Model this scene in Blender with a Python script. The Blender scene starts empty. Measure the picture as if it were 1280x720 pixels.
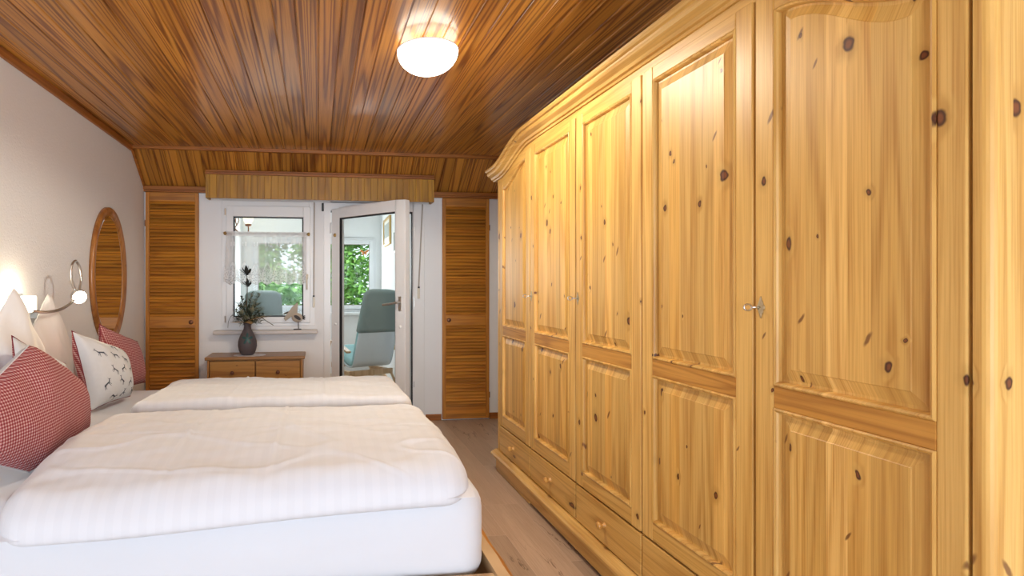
import bpy, bmesh, math, random
from mathutils import Vector, Matrix, noise
random.seed(7)
PI = math.pi
sc = bpy.context.scene
C = sc.collection

# ------------------------------------------------------------------ camera
FPX, CX, CY = 690.0, 486.0, 357.0          # 1280x720 frame
cam_d = bpy.data.cameras.new('camera')
cam = bpy.data.objects.new('camera', cam_d); C.objects.link(cam)
cam_d.sensor_width = 36.0
cam_d.lens = FPX / 1280.0 * 36.0
cam_d.shift_x = (640.0 - CX) / 1280.0
cam_d.shift_y = -(360.0 - CY) / 1280.0
cam_d.clip_start = 0.02
cam.location = (0, 0, 1.2)
cam.rotation_euler = (PI / 2, 0, -math.atan((CX - 398.0) / FPX))
sc.camera = cam

# ------------------------------------------------------------------ world, sun, daylight
sc.view_settings.view_transform = 'Standard'
sc.view_settings.look = 'None'
sc.view_settings.gamma = 1.0
sc.view_settings.use_curve_mapping = False
sc.view_settings.exposure = 0.58
w = bpy.data.worlds.new('sky'); sc.world = w; w.use_nodes = True
bg = w.node_tree.nodes['Background']
bg.inputs[0].default_value = (0.80, 0.90, 1.0, 1)
bg.inputs[1].default_value = 1.6

def lamp(name, kind, loc, rot, energy, color, **kw):
    d = bpy.data.lights.new(name, kind); d.energy = energy; d.color = color
    for k, v in kw.items(): setattr(d, k, v)
    o = bpy.data.objects.new(name, d); C.objects.link(o)
    o.location = loc; o.rotation_euler = rot
    return o
lamp('sun', 'SUN', (0, -3, 9), (math.radians(48), 0, math.radians(-28)), 5.0, (1, 0.95, 0.85), angle=0.02)
# daylight coming in through the wide window behind the camera
lamp('bedroom_daylight', 'AREA', (-0.05, -2.94, 1.02), (PI / 2, 0, 0), 96, (0.74, 0.87, 1.0), shape='RECTANGLE', size=2.9, size_y=1.8)
# daylight coming in through the two sunroom windows
lamp('sunroom_daylight', 'AREA', (-0.07, 7.52, 1.36), (-PI / 2, 0, 0), 18, (0.93, 0.97, 1.0), shape='RECTANGLE', size=1.6, size_y=0.9)

# ------------------------------------------------------------------ object helpers
def tag(o, label=None, cat=None, group=None, kind=None):
    if label: o['label'] = label
    if cat: o['category'] = cat
    if group: o['group'] = group
    if kind: o['kind'] = kind
    return o
def empty(name, loc=(0, 0, 0), label=None, cat=None, group=None, kind=None):
    o = bpy.data.objects.new(name, None); C.objects.link(o)
    o.location = loc; o.empty_display_size = 0.05
    return tag(o, label, cat, group, kind)

class MB:
    """collects geometry in world coordinates for one mesh object"""
    def __init__(s): s.v = []; s.f = []; s.m = []; s.mi = 0
    def face(s, idx): s.f.append(tuple(idx)); s.m.append(s.mi)
    def add(s, vs, fs):
        b = len(s.v); s.v.extend([tuple(p) for p in vs])
        for f in fs: s.face([b + i for i in f])
    def box(s, x0, x1, y0, y1, z0, z1):
        vs = [(x, y, z) for z in (z0, z1) for y in (y0, y1) for x in (x0, x1)]
        s.add(vs, [(0, 2, 3, 1), (4, 5, 7, 6), (0, 1, 5, 4), (1, 3, 7, 5), (3, 2, 6, 7), (2, 0, 4, 6)])
        return s
    def obox(s, c, ax, ay, az):
        """box from centre and three half-axis vectors"""
        c, ax, ay, az = map(Vector, (c, ax, ay, az))
        vs = [c + ax * i + ay * j + az * k for k in (-1, 1) for j in (-1, 1) for i in (-1, 1)]
        s.add(vs, [(0, 2, 3, 1), (4, 5, 7, 6), (0, 1, 5, 4), (1, 3, 7, 5), (3, 2, 6, 7), (2, 0, 4, 6)])
        return s
    def loops(s, rings, close=True, cap0=False, cap1=False):
        b = len(s.v); n = len(rings[0])
        for r in rings: s.v.extend([tuple(p) for p in r])
        for i in range(len(rings) - 1):
            for j in range(n if close else n - 1):
                k = (j + 1) % n
                s.face((b + i * n + j, b + i * n + k, b + (i + 1) * n + k, b + (i + 1) * n + j))
        if cap0: s.face([b + j for j in range(n)][::-1])
        if cap1: s.face([b + (len(rings) - 1) * n + j for j in range(n)])
        return s
    def tube(s, pts, r, n=10, r1=None, cap=True):
        pts = [Vector(p) for p in pts]; rings = []; up = None
        N = len(pts)
        for i, p in enumerate(pts):
            t = (pts[min(i + 1, N - 1)] - pts[max(i - 1, 0)]).normalized()
            if up is None:
                up = Vector((0, 0, 1)) if abs(t.z) < 0.9 else Vector((1, 0, 0))
            a = t.cross(up).normalized(); bb = a.cross(t).normalized(); up = bb
            rr = r if r1 is None else r + (r1 - r) * i / max(N - 1, 1)
            if callable(r): rr = r(i / max(N - 1, 1))
            rings.append([p + a * math.cos(2 * PI * k / n) * rr + bb * math.sin(2 * PI * k / n) * rr for k in range(n)])
        return s.loops(rings, True, cap, cap)
    def lathe(s, prof, c=(0, 0, 0), axis='Z', n=32, cap0=False, cap1=False):
        c = Vector(c)
        def P(r, h, a):
            u, v = r * math.cos(a), r * math.sin(a)
            return c + {'Z': Vector((u, v, h)), 'X': Vector((h, u, v)), 'Y': Vector((u, h, v))}[axis]
        return s.loops([[P(r, h, 2 * PI * k / n) for k in range(n)] for r, h in prof], True, cap0, cap1)
    def build(s, name, mats, parent=None, bevel=0, seg=2, smooth=False, loc=None, subsurf=0, fixn=True):
        me = bpy.data.meshes.new(name)
        o = bpy.data.objects.new(name, me); C.objects.link(o)
        off = Vector((0, 0, 0))
        if parent is not None:
            p = parent; off = Vector((0, 0, 0))
            while p is not None: off = off + Vector(p.location); p = p.parent
        elif loc is not None: off = Vector(loc)
        me.from_pydata([tuple(Vector(v) - off) for v in s.v], [], s.f)
        if loc is not None and parent is None: o.location = loc
        if not isinstance(mats, (list, tuple)): mats = [mats]
        for m in mats: me.materials.append(m)
        me.polygons.foreach_set('material_index', s.m)
        if fixn:
            bm = bmesh.new(); bm.from_mesh(me)
            bmesh.ops.remove_doubles(bm, verts=bm.verts, dist=1e-6)
            bmesh.ops.recalc_face_normals(bm, faces=bm.faces)
            bm.to_mesh(me); bm.free()
        if smooth: me.polygons.foreach_set('use_smooth', [True] * len(me.polygons))
        if parent is not None: o.parent = parent
        if bevel:
            b = o.modifiers.new('bevel', 'BEVEL'); b.width = bevel; b.segments = seg; b.limit_method = 'ANGLE'; b.angle_limit = 0.6
        if subsurf:
            q = o.modifiers.new('subsurf', 'SUBSURF'); q.levels = subsurf; q.render_levels = subsurf
        me.update()
        return o
def box(name, b, mat, parent=None, bevel=0, **kw):
    return MB().box(*b).build(name, mat, parent, bevel, **kw)
def structure(o): o['kind'] = 'structure'; return o
def sstep(t): t = max(0.0, min(1.0, t)); return t * t * (3 - 2 * t)

# ------------------------------------------------------------------ materials
class NT:
    def __init__(s, name):
        s.mat = bpy.data.materials.new(name); s.mat.use_nodes = True
        s.t = s.mat.node_tree; s.n = s.t.nodes; s.n.clear()
        s.out = s.n.new('ShaderNodeOutputMaterial')
    def node(s, typ, **kw):
        n = s.n.new(typ)
        for k, v in kw.items(): setattr(n, k, v)
        return n
    def link(s, a, b): s.t.links.new(a, b)
    def val(s, sock, v):
        if hasattr(v, 'links') or isinstance(v, bpy.types.NodeSocket): s.link(v, sock)
        else: sock.default_value = v
    def math(s, op, a, b=0.0, c=0.0, clamp=False):
        n = s.node('ShaderNodeMath', operation=op); n.use_clamp = clamp
        s.val(n.inputs[0], a); s.val(n.inputs[1], b); s.val(n.inputs[2], c)
        return n.outputs[0]
    def mix(s, f, a, b, blend='MIX'):
        n = s.node('ShaderNodeMix', data_type='RGBA', blend_type=blend)
        s.val(n.inputs[0], f); s.val(n.inputs[6], a); s.val(n.inputs[7], b)
        return n.outputs[2]
    def comb(s, x, y, z):
        n = s.node('ShaderNodeCombineXYZ')
        for i, v in enumerate((x, y, z)): s.val(n.inputs[i], v)
        return n.outputs[0]
    def noise(s, vec, scale=1.0, detail=2.0, rough=0.5, dist=0.0):
        n = s.node('ShaderNodeTexNoise'); s.val(n.inputs['Vector'], vec)
        n.inputs['Scale'].default_value = scale; n.inputs['Detail'].default_value = detail
        n.inputs['Roughness'].default_value = rough; n.inputs['Distortion'].default_value = dist
        return n.outputs[0]
    def maprange(s, v, a, b, c=0.0, d=1.0, smooth=False):
        n = s.node('ShaderNodeMapRange'); n.interpolation_type = 'SMOOTHSTEP' if smooth else 'LINEAR'
        s.val(n.inputs[0], v)
        for i, x in enumerate((a, b, c, d)): s.val(n.inputs[i + 1], x)
        return n.outputs[0]
    def pos(s):
        g = s.node('ShaderNodeNewGeometry'); x = s.node('ShaderNodeSeparateXYZ'); s.link(g.outputs['Position'], x.inputs[0])
        return x.outputs[0], x.outputs[1], x.outputs[2], g.outputs['Position']
    def white(s, v):
        n = s.node('ShaderNodeTexWhiteNoise', noise_dimensions='1D'); s.val(n.inputs['W'], v)
        return n.outputs['Value']
    def bsdf(s, color, rough=0.5, metal=0.0, spec=0.5, coat=0.0, bump=None, bstr=0.2, bdist=0.002, sheen=0.0):
        b = s.node('ShaderNodeBsdfPrincipled')
        s.val(b.inputs['Base Color'], color); s.val(b.inputs['Roughness'], rough)
        b.inputs['Metallic'].default_value = metal
        b.inputs['Specular IOR Level'].default_value = spec
        b.inputs['Coat Weight'].default_value = coat
        b.inputs['Coat Roughness'].default_value = 0.18
        b.inputs['Sheen Weight'].default_value = sheen
        if bump is not None:
            n = s.node('ShaderNodeBump'); n.inputs['Strength'].default_value = bstr; n.inputs['Distance'].default_value = bdist
            s.link(bump, n.inputs['Height']); s.link(n.outputs[0], b.inputs['Normal'])
        s.link(b.outputs[0], s.out.inputs[0])
        return b

def c4(c): return (c[0], c[1], c[2], 1.0)

def wood(name, across, along, light, mid, dark, board=0.075, boff=0.0, sa=9.0, sl=0.9, ring=5.0, ringk=0.55, finek=0.35,
         tint=0.22, knots=0.0, kcol=(0.10, 0.03, 0.008), rough=0.4, spec=0.5, coat=0.0, kscale=(7.0, 4.6)):
    """boards with growth rings (contours of a stretched noise field), fine grain, tint per board and knots"""
    t = NT(name); x, y, z, P = t.pos()
    def axis(a):
        return {'x': x, 'y': y, 'z': z, 'h': t.math('ADD', x, y)}[a]
    a, l = axis(across), axis(along)
    bi = t.math('FLOOR', t.math('DIVIDE', t.math('ADD', a, boff), board))
    r = t.white(bi); r2 = t.white(t.math('ADD', bi, 57.3))
    # knots first: they also bend the grain
    if knots > 0:
        vor = t.node('ShaderNodeTexVoronoi', voronoi_dimensions='2D', feature='F1')
        warp = t.noise(P, 26.0, 2.0)
        t.link(t.comb(t.math('MULTIPLY_ADD', warp, 0.16, t.math('MULTIPLY', a, kscale[0])), t.math('MULTIPLY', l, kscale[1]), 0.0), vor.inputs['Vector'])
        vor.inputs['Scale'].default_value = 1.0; vor.inputs['Randomness'].default_value = 1.0
        sp = t.node('ShaderNodeSeparateColor'); t.link(vor.outputs['Color'], sp.inputs[0])
        on = t.math('LESS_THAN', sp.outputs[0], knots)
        rad = t.math('MULTIPLY_ADD', t.math('POWER', sp.outputs[1], 2.0), 0.060, 0.024)
        d = vor.outputs['Distance']
        q = t.math('DIVIDE', d, rad)
        kmask = t.math('MULTIPLY', t.maprange(q, 0.75, 1.15, 1.0, 0.0, True), on)
        khalo = t.math('MULTIPLY', t.maprange(q, 0.6, 3.2, 1.0, 0.0, True), on)
        kring = t.math('MULTIPLY', t.maprange(q, 0.3, 0.75, 0.0, 1.0, True), 1.0)
        vo2 = t.node('ShaderNodeTexVoronoi', voronoi_dimensions='2D', feature='F1')
        ra, rl_ = t.math('MULTIPLY_ADD', l, 0.55, a), t.math('MULTIPLY_ADD', a, -0.55, l)
        t.link(t.comb(t.math('MULTIPLY_ADD', warp, 0.12, t.math('MULTIPLY', ra, kscale[0] * 1.5)), t.math('MULTIPLY', rl_, kscale[1] * 0.62), 3.0), vo2.inputs['Vector'])
        vo2.inputs['Scale'].default_value = 1.0
        sp2 = t.node('ShaderNodeSeparateColor'); t.link(vo2.outputs['Color'], sp2.inputs[0])
        on2 = t.math('LESS_THAN', sp2.outputs[0], knots * 0.42)
        q2 = t.math('DIVIDE', vo2.outputs['Distance'], t.math('MULTIPLY_ADD', sp2.outputs[1], 0.045, 0.030))
        spike = t.math('MULTIPLY', t.maprange(q2, 0.5, 1.2, 0.85, 0.0, True), on2)
    seedv = t.math('MULTIPLY', r, 37.0)
    fa = t.math('MULTIPLY_ADD', a, sa, seedv); fl = t.math('MULTIPLY_ADD', l, sl, t.math('MULTIPLY', r2, 23.0))
    if knots > 0:
        fa = t.math('MULTIPLY_ADD', khalo, 0.25, fa)
    n1 = t.noise(t.comb(fa, fl, seedv), 1.0, 1.5, 0.45)
    wv = t.math('SINE', t.math('MULTIPLY', n1, ring * 2 * PI))
    rings = t.math('POWER', t.math('MULTIPLY_ADD', wv, 0.5, 0.5), 2.2)
    fine = t.noise(t.comb(t.math('MULTIPLY', a, 260.0), t.math('MULTIPLY', l, 3.5), seedv), 1.0, 2.0, 0.6)
    finek_ = t.math('MULTIPLY', t.maprange(fine, 0.42, 0.72), finek)
    f = t.math('ADD', t.math('MULTIPLY', rings, ringk), finek_, clamp=True)
    base = t.mix(t.math('MULTIPLY_ADD', t.maprange(n1, 0.3, 0.7), 0.6, t.math('MULTIPLY', r2, 0.4)), c4(light), c4(mid))
    col = t.mix(f, base, c4(dark))
    hs = t.node('ShaderNodeHueSaturation'); t.link(col, hs.inputs['Color'])
    t.link(t.math('MULTIPLY_ADD', r, tint * 2, 1.0 - tint), hs.inputs['Value'])
    hs.inputs['Hue'].default_value = 0.5
    col = hs.outputs[0]
    if knots > 0:
        col = t.mix(t.math('MULTIPLY', khalo, 0.45), col, c4([c * 0.62 for c in mid]))
        kc = t.mix(kring, c4([c * 2.0 for c in kcol]), c4([c * 0.7 for c in kcol]))
        col = t.mix(spike, col, c4([kcol[0] * 1.6, kcol[1] * 1.8, kcol[2] * 1.8]))
        col = t.mix(kmask, col, kc)
    rg = t.math('MULTIPLY_ADD', fine, 0.15, rough - 0.07)
    t.bsdf(col, rg, 0, spec, coat, bump=fine, bstr=0.12, bdist=0.001)
    return t.mat

def plain(name, col, rough=0.5, metal=0.0, spec=0.5, bscale=None, bstr=0.2, bdist=0.002, var=0.0, vscale=3.0, coat=0.0, sheen=0.0):
    t = NT(name); x, y, z, P = t.pos()
    cc = c4(col)
    if var:
        cc = t.mix(t.math('MULTIPLY', t.noise(P, vscale, 3.0), var), c4(col), c4([c * 0.7 for c in col]))
    b = t.noise(P, bscale, 3.0, 0.6) if bscale else None
    t.bsdf(cc, rough, metal, spec, coat, bump=b, bstr=bstr, bdist=bdist, sheen=sheen)
    return t.mat

def emit(name, col, strength):
    t = NT(name); e = t.node('ShaderNodeEmission'); e.inputs[0].default_value = c4(col); e.inputs[1].default_value = strength
    t.link(e.outputs[0], t.out.inputs[0]); return t.mat

def glass_mat(name, tint=(0.97, 0.985, 0.98), refl=0.3):
    t = NT(name)
    tr = t.node('ShaderNodeBsdfTransparent'); tr.inputs[0].default_value = c4(tint)
    gl = t.node('ShaderNodeBsdfGlossy'); gl.inputs['Roughness'].default_value = 0.0
    fr = t.node('ShaderNodeFresnel'); fr.inputs[0].default_value = 1.35
    mx = t.node('ShaderNodeMixShader'); t.link(t.math('MULTIPLY', fr.outputs[0], refl), mx.inputs[0])
    t.link(tr.outputs[0], mx.inputs[1]); t.link(gl.outputs[0], mx.inputs[2]); t.link(mx.outputs[0], t.out.inputs[0])
    return t.mat

PINE = dict(light=(0.81, 0.515, 0.165), mid=(0.71, 0.39, 0.085), dark=(0.46, 0.205, 0.032))
M = {}
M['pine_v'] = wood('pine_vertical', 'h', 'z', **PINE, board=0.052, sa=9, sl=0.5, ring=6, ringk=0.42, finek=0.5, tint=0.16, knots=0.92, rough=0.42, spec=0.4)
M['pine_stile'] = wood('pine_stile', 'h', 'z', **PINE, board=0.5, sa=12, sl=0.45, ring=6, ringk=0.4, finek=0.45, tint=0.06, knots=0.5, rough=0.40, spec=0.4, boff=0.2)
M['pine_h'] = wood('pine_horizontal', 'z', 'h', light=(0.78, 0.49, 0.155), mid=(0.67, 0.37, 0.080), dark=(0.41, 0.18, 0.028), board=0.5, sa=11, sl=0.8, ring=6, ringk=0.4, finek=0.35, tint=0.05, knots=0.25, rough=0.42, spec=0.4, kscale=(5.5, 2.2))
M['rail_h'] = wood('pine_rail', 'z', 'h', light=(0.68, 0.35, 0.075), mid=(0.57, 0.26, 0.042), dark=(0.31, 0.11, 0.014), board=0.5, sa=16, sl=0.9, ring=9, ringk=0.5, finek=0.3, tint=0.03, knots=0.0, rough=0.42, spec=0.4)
OREG = dict(light=(0.64, 0.295, 0.050), mid=(0.54, 0.225, 0.032), dark=(0.21, 0.062, 0.008))
M['ceil'] = wood('ceiling_boards', 'x', 'y', **OREG, board=0.09, sa=13, sl=0.24, ring=11, ringk=0.9, finek=0.35, tint=0.14, rough=0.36, spec=0.4, coat=0.5)
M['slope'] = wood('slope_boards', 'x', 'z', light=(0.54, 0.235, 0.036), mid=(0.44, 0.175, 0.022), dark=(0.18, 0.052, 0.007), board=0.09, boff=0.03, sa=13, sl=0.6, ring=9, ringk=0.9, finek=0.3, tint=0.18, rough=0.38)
M['pelmet'] = wood('pelmet_boards', 'x', 'z', light=(0.52, 0.265, 0.018), mid=(0.44, 0.205, 0.011), dark=(0.25, 0.092, 0.006), board=0.055, sa=10, sl=0.8, ring=6, ringk=0.5, finek=0.3, tint=0.12, rough=0.4)
M['trim_w'] = wood('wood_trim', 'z', 'h', light=(0.42, 0.15, 0.022), mid=(0.34, 0.11, 0.015), dark=(0.16, 0.04, 0.006), board=3, sa=20, sl=0.8, ring=5, ringk=0.4, tint=0.02, rough=0.4)
LOU = dict(light=(0.60, 0.25, 0.030), mid=(0.50, 0.19, 0.020), dark=(0.28, 0.08, 0.010))
M['louver_v'] = wood('louver_stile', 'h', 'z', **LOU, board=0.6, sa=12, sl=0.6, ring=7, ringk=0.4, tint=0.02, rough=0.42)
M['louver_h'] = wood('louver_slat', 'z', 'x', **LOU, board=0.029, sa=12, sl=1.2, ring=5, ringk=0.4, tint=0.25, rough=0.42)
M['chest_h'] = wood('chest_pine', 'z', 'h', light=(0.58, 0.31, 0.075), mid=(0.48, 0.225, 0.045), dark=(0.25, 0.085, 0.016), board=0.3, sa=11, sl=1.2, ring=6, ringk=0.4, tint=0.05, knots=0.30, rough=0.42, kscale=(9, 5))
M['chest_top'] = wood('chest_top', 'y', 'x', light=(0.40, 0.21, 0.075), mid=(0.33, 0.16, 0.05), dark=(0.20, 0.08, 0.02), board=0.3, sa=9, sl=1.2, ring=5, ringk=0.35, tint=0.05, knots=0.2, rough=0.35)
M['chest_v'] = wood('chest_side', 'h', 'z', light=(0.55, 0.28, 0.08), mid=(0.46, 0.20, 0.05), dark=(0.25, 0.085, 0.02), board=0.3, ring=5, ringk=0.35, tint=0.05, knots=0.2)
M['bed_wood'] = wood('bed_wood', 'z', 'h', light=(0.66, 0.47, 0.27), mid=(0.60, 0.40, 0.21), dark=(0.40, 0.22, 0.09), board=0.4, sa=10, sl=1.0, ring=6, ringk=0.4, tint=0.04, rough=0.5)
M['bed_edge'] = wood('bed_edge', 'z', 'h', light=(0.58, 0.27, 0.06), mid=(0.50, 0.20, 0.04), dark=(0.30, 0.10, 0.015), board=0.4, sa=14, sl=2.0, ring=6, ringk=0.4, tint=0.04, rough=0.5)
M['knob_w'] = wood('knob_wood', 'z', 'h', light=(0.72, 0.40, 0.11), mid=(0.64, 0.32, 0.07), dark=(0.45, 0.2, 0.04), board=1, rough=0.3)
M['knob_d'] = plain('dark_knob_wood', (0.16, 0.055, 0.03), 0.4)
M['mirror_w'] = wood('mirror_frame_wood', 'y', 'z', light=(0.46, 0.19, 0.045), mid=(0.38, 0.14, 0.028), dark=(0.20, 0.06, 0.01), board=1, sa=14, sl=1.2, ring=6, ringk=0.45, tint=0.02, knots=0.2, rough=0.3, coat=0.2)
M['armwood'] = wood('birch', 'x', 'y', light=(0.70, 0.50, 0.31), mid=(0.64, 0.43, 0.25), dark=(0.5, 0.31, 0.16), board=1, rough=0.4)

def floor_mat():
    t = NT('laminate_floor'); x, y, z, P = t.pos()
    bw, bl = 0.193, 1.285
    bi = t.math('FLOOR', t.math('DIVIDE', t.math('ADD', x, 0.07), bw)); r = t.white(bi)
    yy = t.math('MULTIPLY_ADD', r, 1.7, y)
    bj = t.math('FLOOR', t.math('DIVIDE', yy, bl))
    r2 = t.white(t.math('ADD', t.math('MULTIPLY', bi, 13.7), t.math('MULTIPLY', bj, 5.31)))
    seed = t.math('MULTIPLY', r2, 41.0)
    n1 = t.noise(t.comb(t.math('MULTIPLY_ADD', x, 9.0, seed), t.math('MULTIPLY', y, 1.1), seed), 1.0, 3.0, 0.55)
    fine = t.noise(t.comb(t.math('MULTIPLY', x, 190.0), t.math('MULTIPLY', y, 5.0), seed), 1.0, 3.0, 0.6)
    col = t.mix(t.maprange(n1, 0.3, 0.7), c4((0.54, 0.395, 0.285)), c4((0.44, 0.31, 0.215)))
    col = t.mix(t.math('MULTIPLY', t.maprange(fine, 0.42, 0.75), 0.5), col, c4((0.34, 0.21, 0.13)))
    # long dark cracks in the oak print
    cr = t.noise(t.comb(t.math('MULTIPLY_ADD', x, 10.0, seed), t.math('MULTIPLY', y, 1.6), t.math('ADD', seed, 9.0)), 1.0, 4.0, 0.6)
    crack = t.maprange(t.math('ABSOLUTE', t.math('SUBTRACT', cr, 0.5)), 0.0, 0.012, 1.0, 0.0, True)
    gate = t.maprange(t.noise(t.comb(t.math('MULTIPLY', x, 5.0), t.math('MULTIPLY', y, 1.2), seed), 1.0, 1.0), 0.52, 0.62, 0, 0.75, True)
    col = t.mix(t.math('MULTIPLY', crack, gate), col, c4((0.10, 0.05, 0.025)))
    hs = t.node('ShaderNodeHueSaturation'); t.link(col, hs.inputs['Color'])
    t.link(t.math('MULTIPLY_ADD', r2, 0.30, 0.86), hs.inputs['Value']); col = hs.outputs[0]
    # joints
    fx = t.math('FRACT', t.math('DIVIDE', t.math('ADD', x, 0.07), bw)); fy = t.math('FRACT', t.math('DIVIDE', yy, bl))
    jx = t.math('LESS_THAN', fx, 0.012); jy = t.math('LESS_THAN', fy, 0.0018)
    col = t.mix(t.math('MULTIPLY', t.math('MAXIMUM', jx, jy), 0.55), col, c4((0.68, 0.54, 0.42)))
    t.bsdf(col, 0.36, 0, 0.45, 0, bump=fine, bstr=0.1, bdist=0.001)
    return t.mat
M['floor'] = floor_mat()
M['closet_shade'] = plain('painted_closet_shade', (0.05, 0.018, 0.006), 0.8)  # dark brown painted in for the unlit space behind the louvers
M['wall'] = plain('woodchip_wallpaper', (0.85, 0.85, 0.865), 0.85, spec=0.2, bscale=95, bstr=0.55, bdist=0.004)
M['wall_b'] = plain('white_wall', (0.86, 0.86, 0.87), 0.85, spec=0.2, bscale=140, bstr=0.2, bdist=0.002)
M['veranda'] = plain('sunroom_white_wall', (0.85, 0.87, 0.88), 0.8, spec=0.2, bscale=120, bstr=0.15)
M['pvc'] = plain('white_pvc', (0.85, 0.845, 0.845), 0.32, spec=0.45)
M['pvc_cool'] = plain('white_pvc_outer', (0.78, 0.80, 0.82), 0.32)
M['gasket'] = plain('black_gasket', (0.015, 0.015, 0.018), 0.5)
M['sill'] = plain('sill_stone', (0.66, 0.60, 0.56), 0.35, var=0.3, vscale=40)
M['glass'] = glass_mat('window_glass')
M['metal'] = plain('brushed_steel', (0.62, 0.60, 0.57), 0.28, 1.0)
M['brass'] = plain('antique_brass', (0.55, 0.38, 0.15), 0.3, 1.0)
M['oldbrass'] = plain('old_brass_plate', (0.58, 0.50, 0.33), 0.32, 1.0)
M['bronze'] = plain('dark_bronze', (0.20, 0.09, 0.05), 0.4, 0.8)
M['rodmetal'] = plain('rod_metal', (0.36, 0.26, 0.2), 0.35, 0.8)
M['black'] = plain('black_plastic', (0.02, 0.018, 0.02), 0.5)
M['strap'] = plain('shutter_strap_fabric', (0.42, 0.37, 0.33), 0.8)
M['cream'] = plain('cream_plastic', (0.74, 0.68, 0.57), 0.4)
M['mirror'] = plain('mirror_glass', (0.93, 0.93, 0.92), 0.01, 1.0)

def fabric_white(name, stripes=True):
    t = NT(name); x, y, z, P = t.pos()
    fr = t.math('FRACT', t.math('DIVIDE', x, 0.042))
    st = t.math('LESS_THAN', fr, 0.5)
    weave = t.noise(P, 500, 2.0)
    col = t.mix(t.math('MULTIPLY', st, 1.0 if stripes else 0.0), c4((0.69, 0.71, 0.76)), c4((0.670, 0.690, 0.740)))
    rg = t.math('MULTIPLY_ADD', st, -0.12 if stripes else 0.0, 0.72)
    t.bsdf(col, rg, 0, 0.3, bump=weave, bstr=0.12, bdist=0.0008, sheen=0.15)
    return t.mat
M['duvet'] = fabric_white('white_satin_stripe')
M['sheet'] = fabric_white('white_fitted_sheet', False)
M['pillow'] = plain('white_pillow_cotton', (0.83, 0.81, 0.79), 0.8, spec=0.25, bscale=420, bstr=0.1, sheen=0.15)

def gingham(name):
    """red and white small check; the weave follows the cushion's own uv map"""
    t = NT(name)
    uv = t.node('ShaderNodeUVMap'); uv.uv_map = 'weave'
    sp = t.node('ShaderNodeSeparateXYZ'); t.link(uv.outputs[0], sp.inputs[0])
    a = t.math('LESS_THAN', t.math('FRACT', t.math('DIVIDE', sp.outputs[0], 0.0095)), 0.55)
    b = t.math('LESS_THAN', t.math('FRACT', t.math('DIVIDE', sp.outputs[1], 0.0095)), 0.55)
    s = t.math('ADD', a, b)
    col = t.mix(t.math('GREATER_THAN', s, 0.5), c4((0.60, 0.43, 0.42)), c4((0.40, 0.13, 0.13)))
    col = t.mix(t.math('GREATER_THAN', s, 1.5), col, c4((0.22, 0.034, 0.045)))
    t.bsdf(col, 0.85, 0, 0.2, bump=t.noise(uv.outputs[0], 600, 2), bstr=0.15, bdist=0.001)
    return t.mat
M['gingham'] = gingham('red_gingham')
M['linen'] = plain('pale_grey_linen', (0.68, 0.69, 0.71), 0.9, spec=0.15, bscale=380, bstr=0.15, var=0.3, vscale=60)
M['print'] = plain('grey_deer_print', (0.085, 0.095, 0.12), 0.9, spec=0.1)
M['lace'] = None
def frosted():
    t = NT('lit_frosted_glass'); e = t.node('ShaderNodeEmission'); e.inputs[0].default_value = (1.0, 0.93, 0.80, 1); e.inputs[1].default_value = 8.0
    tr = t.node('ShaderNodeBsdfTransparent'); mx = t.node('ShaderNodeMixShader'); mx.inputs[0].default_value = 0.5
    t.link(tr.outputs[0], mx.inputs[1]); t.link(e.outputs[0], mx.inputs[2]); t.link(mx.outputs[0], t.out.inputs[0]); return t.mat
M['frost'] = frosted()
M['bulb'] = emit('warm_bulb', (1.0, 0.72, 0.36), 2.5)
M['ledwarm'] = emit('lit_reading_lens', (1.0, 0.90, 0.70), 14.0)
M['cubeglow'] = emit('lit_cube_glass', (1.0, 0.90, 0.70), 3.2)
M['tulip'] = emit('lit_tulip_glass', (1.0, 0.88, 0.62), 1.6)
M['white_pl'] = plain('white_lamp_base', (0.85, 0.84, 0.82), 0.4)
M['vase'] = plain('stoneware', (0.10, 0.078, 0.082), 0.55, bscale=260, bstr=0.3, var=0.5, vscale=90)
M['teal'] = plain('teal_glaze', (0.014, 0.075, 0.072), 0.35)
M['doily'] = plain('doily_cotton', (0.74, 0.72, 0.76), 0.9, bscale=500, bstr=0.3)
M['leaf_d'] = plain('dried_dark_leaf', (0.045, 0.06, 0.03), 0.7, var=0.6, vscale=50)
M['leaf_g'] = plain('dried_grey_leaf', (0.26, 0.25, 0.155), 0.8, var=0.6, vscale=40)
M['flower_d'] = plain('dark_dried_flower', (0.03, 0.03, 0.025), 0.7)
M['tan'] = plain('tan_leaf', (0.50, 0.32, 0.13), 0.7, var=0.4, vscale=60)
M['stem'] = plain('dried_stem', (0.10, 0.08, 0.05), 0.8)
M['birdwood'] = plain('pale_driftwood', (0.52, 0.44, 0.35), 0.8, var=0.5, vscale=60)
M['rust'] = plain('dark_iron', (0.05, 0.04, 0.04), 0.6)
M['chair_w'] = plain('white_upholstery', (0.72, 0.79, 0.82), 0.7, bscale=300, bstr=0.1)
M['chair_g'] = plain('sage_cover', (0.27, 0.345, 0.325), 0.85, bscale=160, bstr=0.25, var=0.4, vscale=14)
M['chair_t'] = plain('teal_cushion', (0.36, 0.62, 0.64), 0.85, bscale=60, bstr=0.3, var=0.5, vscale=25)
M['gold'] = plain('gilt_frame', (0.62, 0.42, 0.16), 0.35, 0.6)
M['mat'] = plain('picture_mount', (0.80, 0.78, 0.72), 0.8)
M['paint'] = plain('landscape_print', (0.42, 0.46, 0.44), 0.7, var=0.9, vscale=16)
M['butter'] = plain('butterfly_orange', (0.62, 0.22, 0.04), 0.6)
M['bark'] = plain('bark', (0.12, 0.08, 0.05), 0.9, bscale=30, bstr=0.5)
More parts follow.
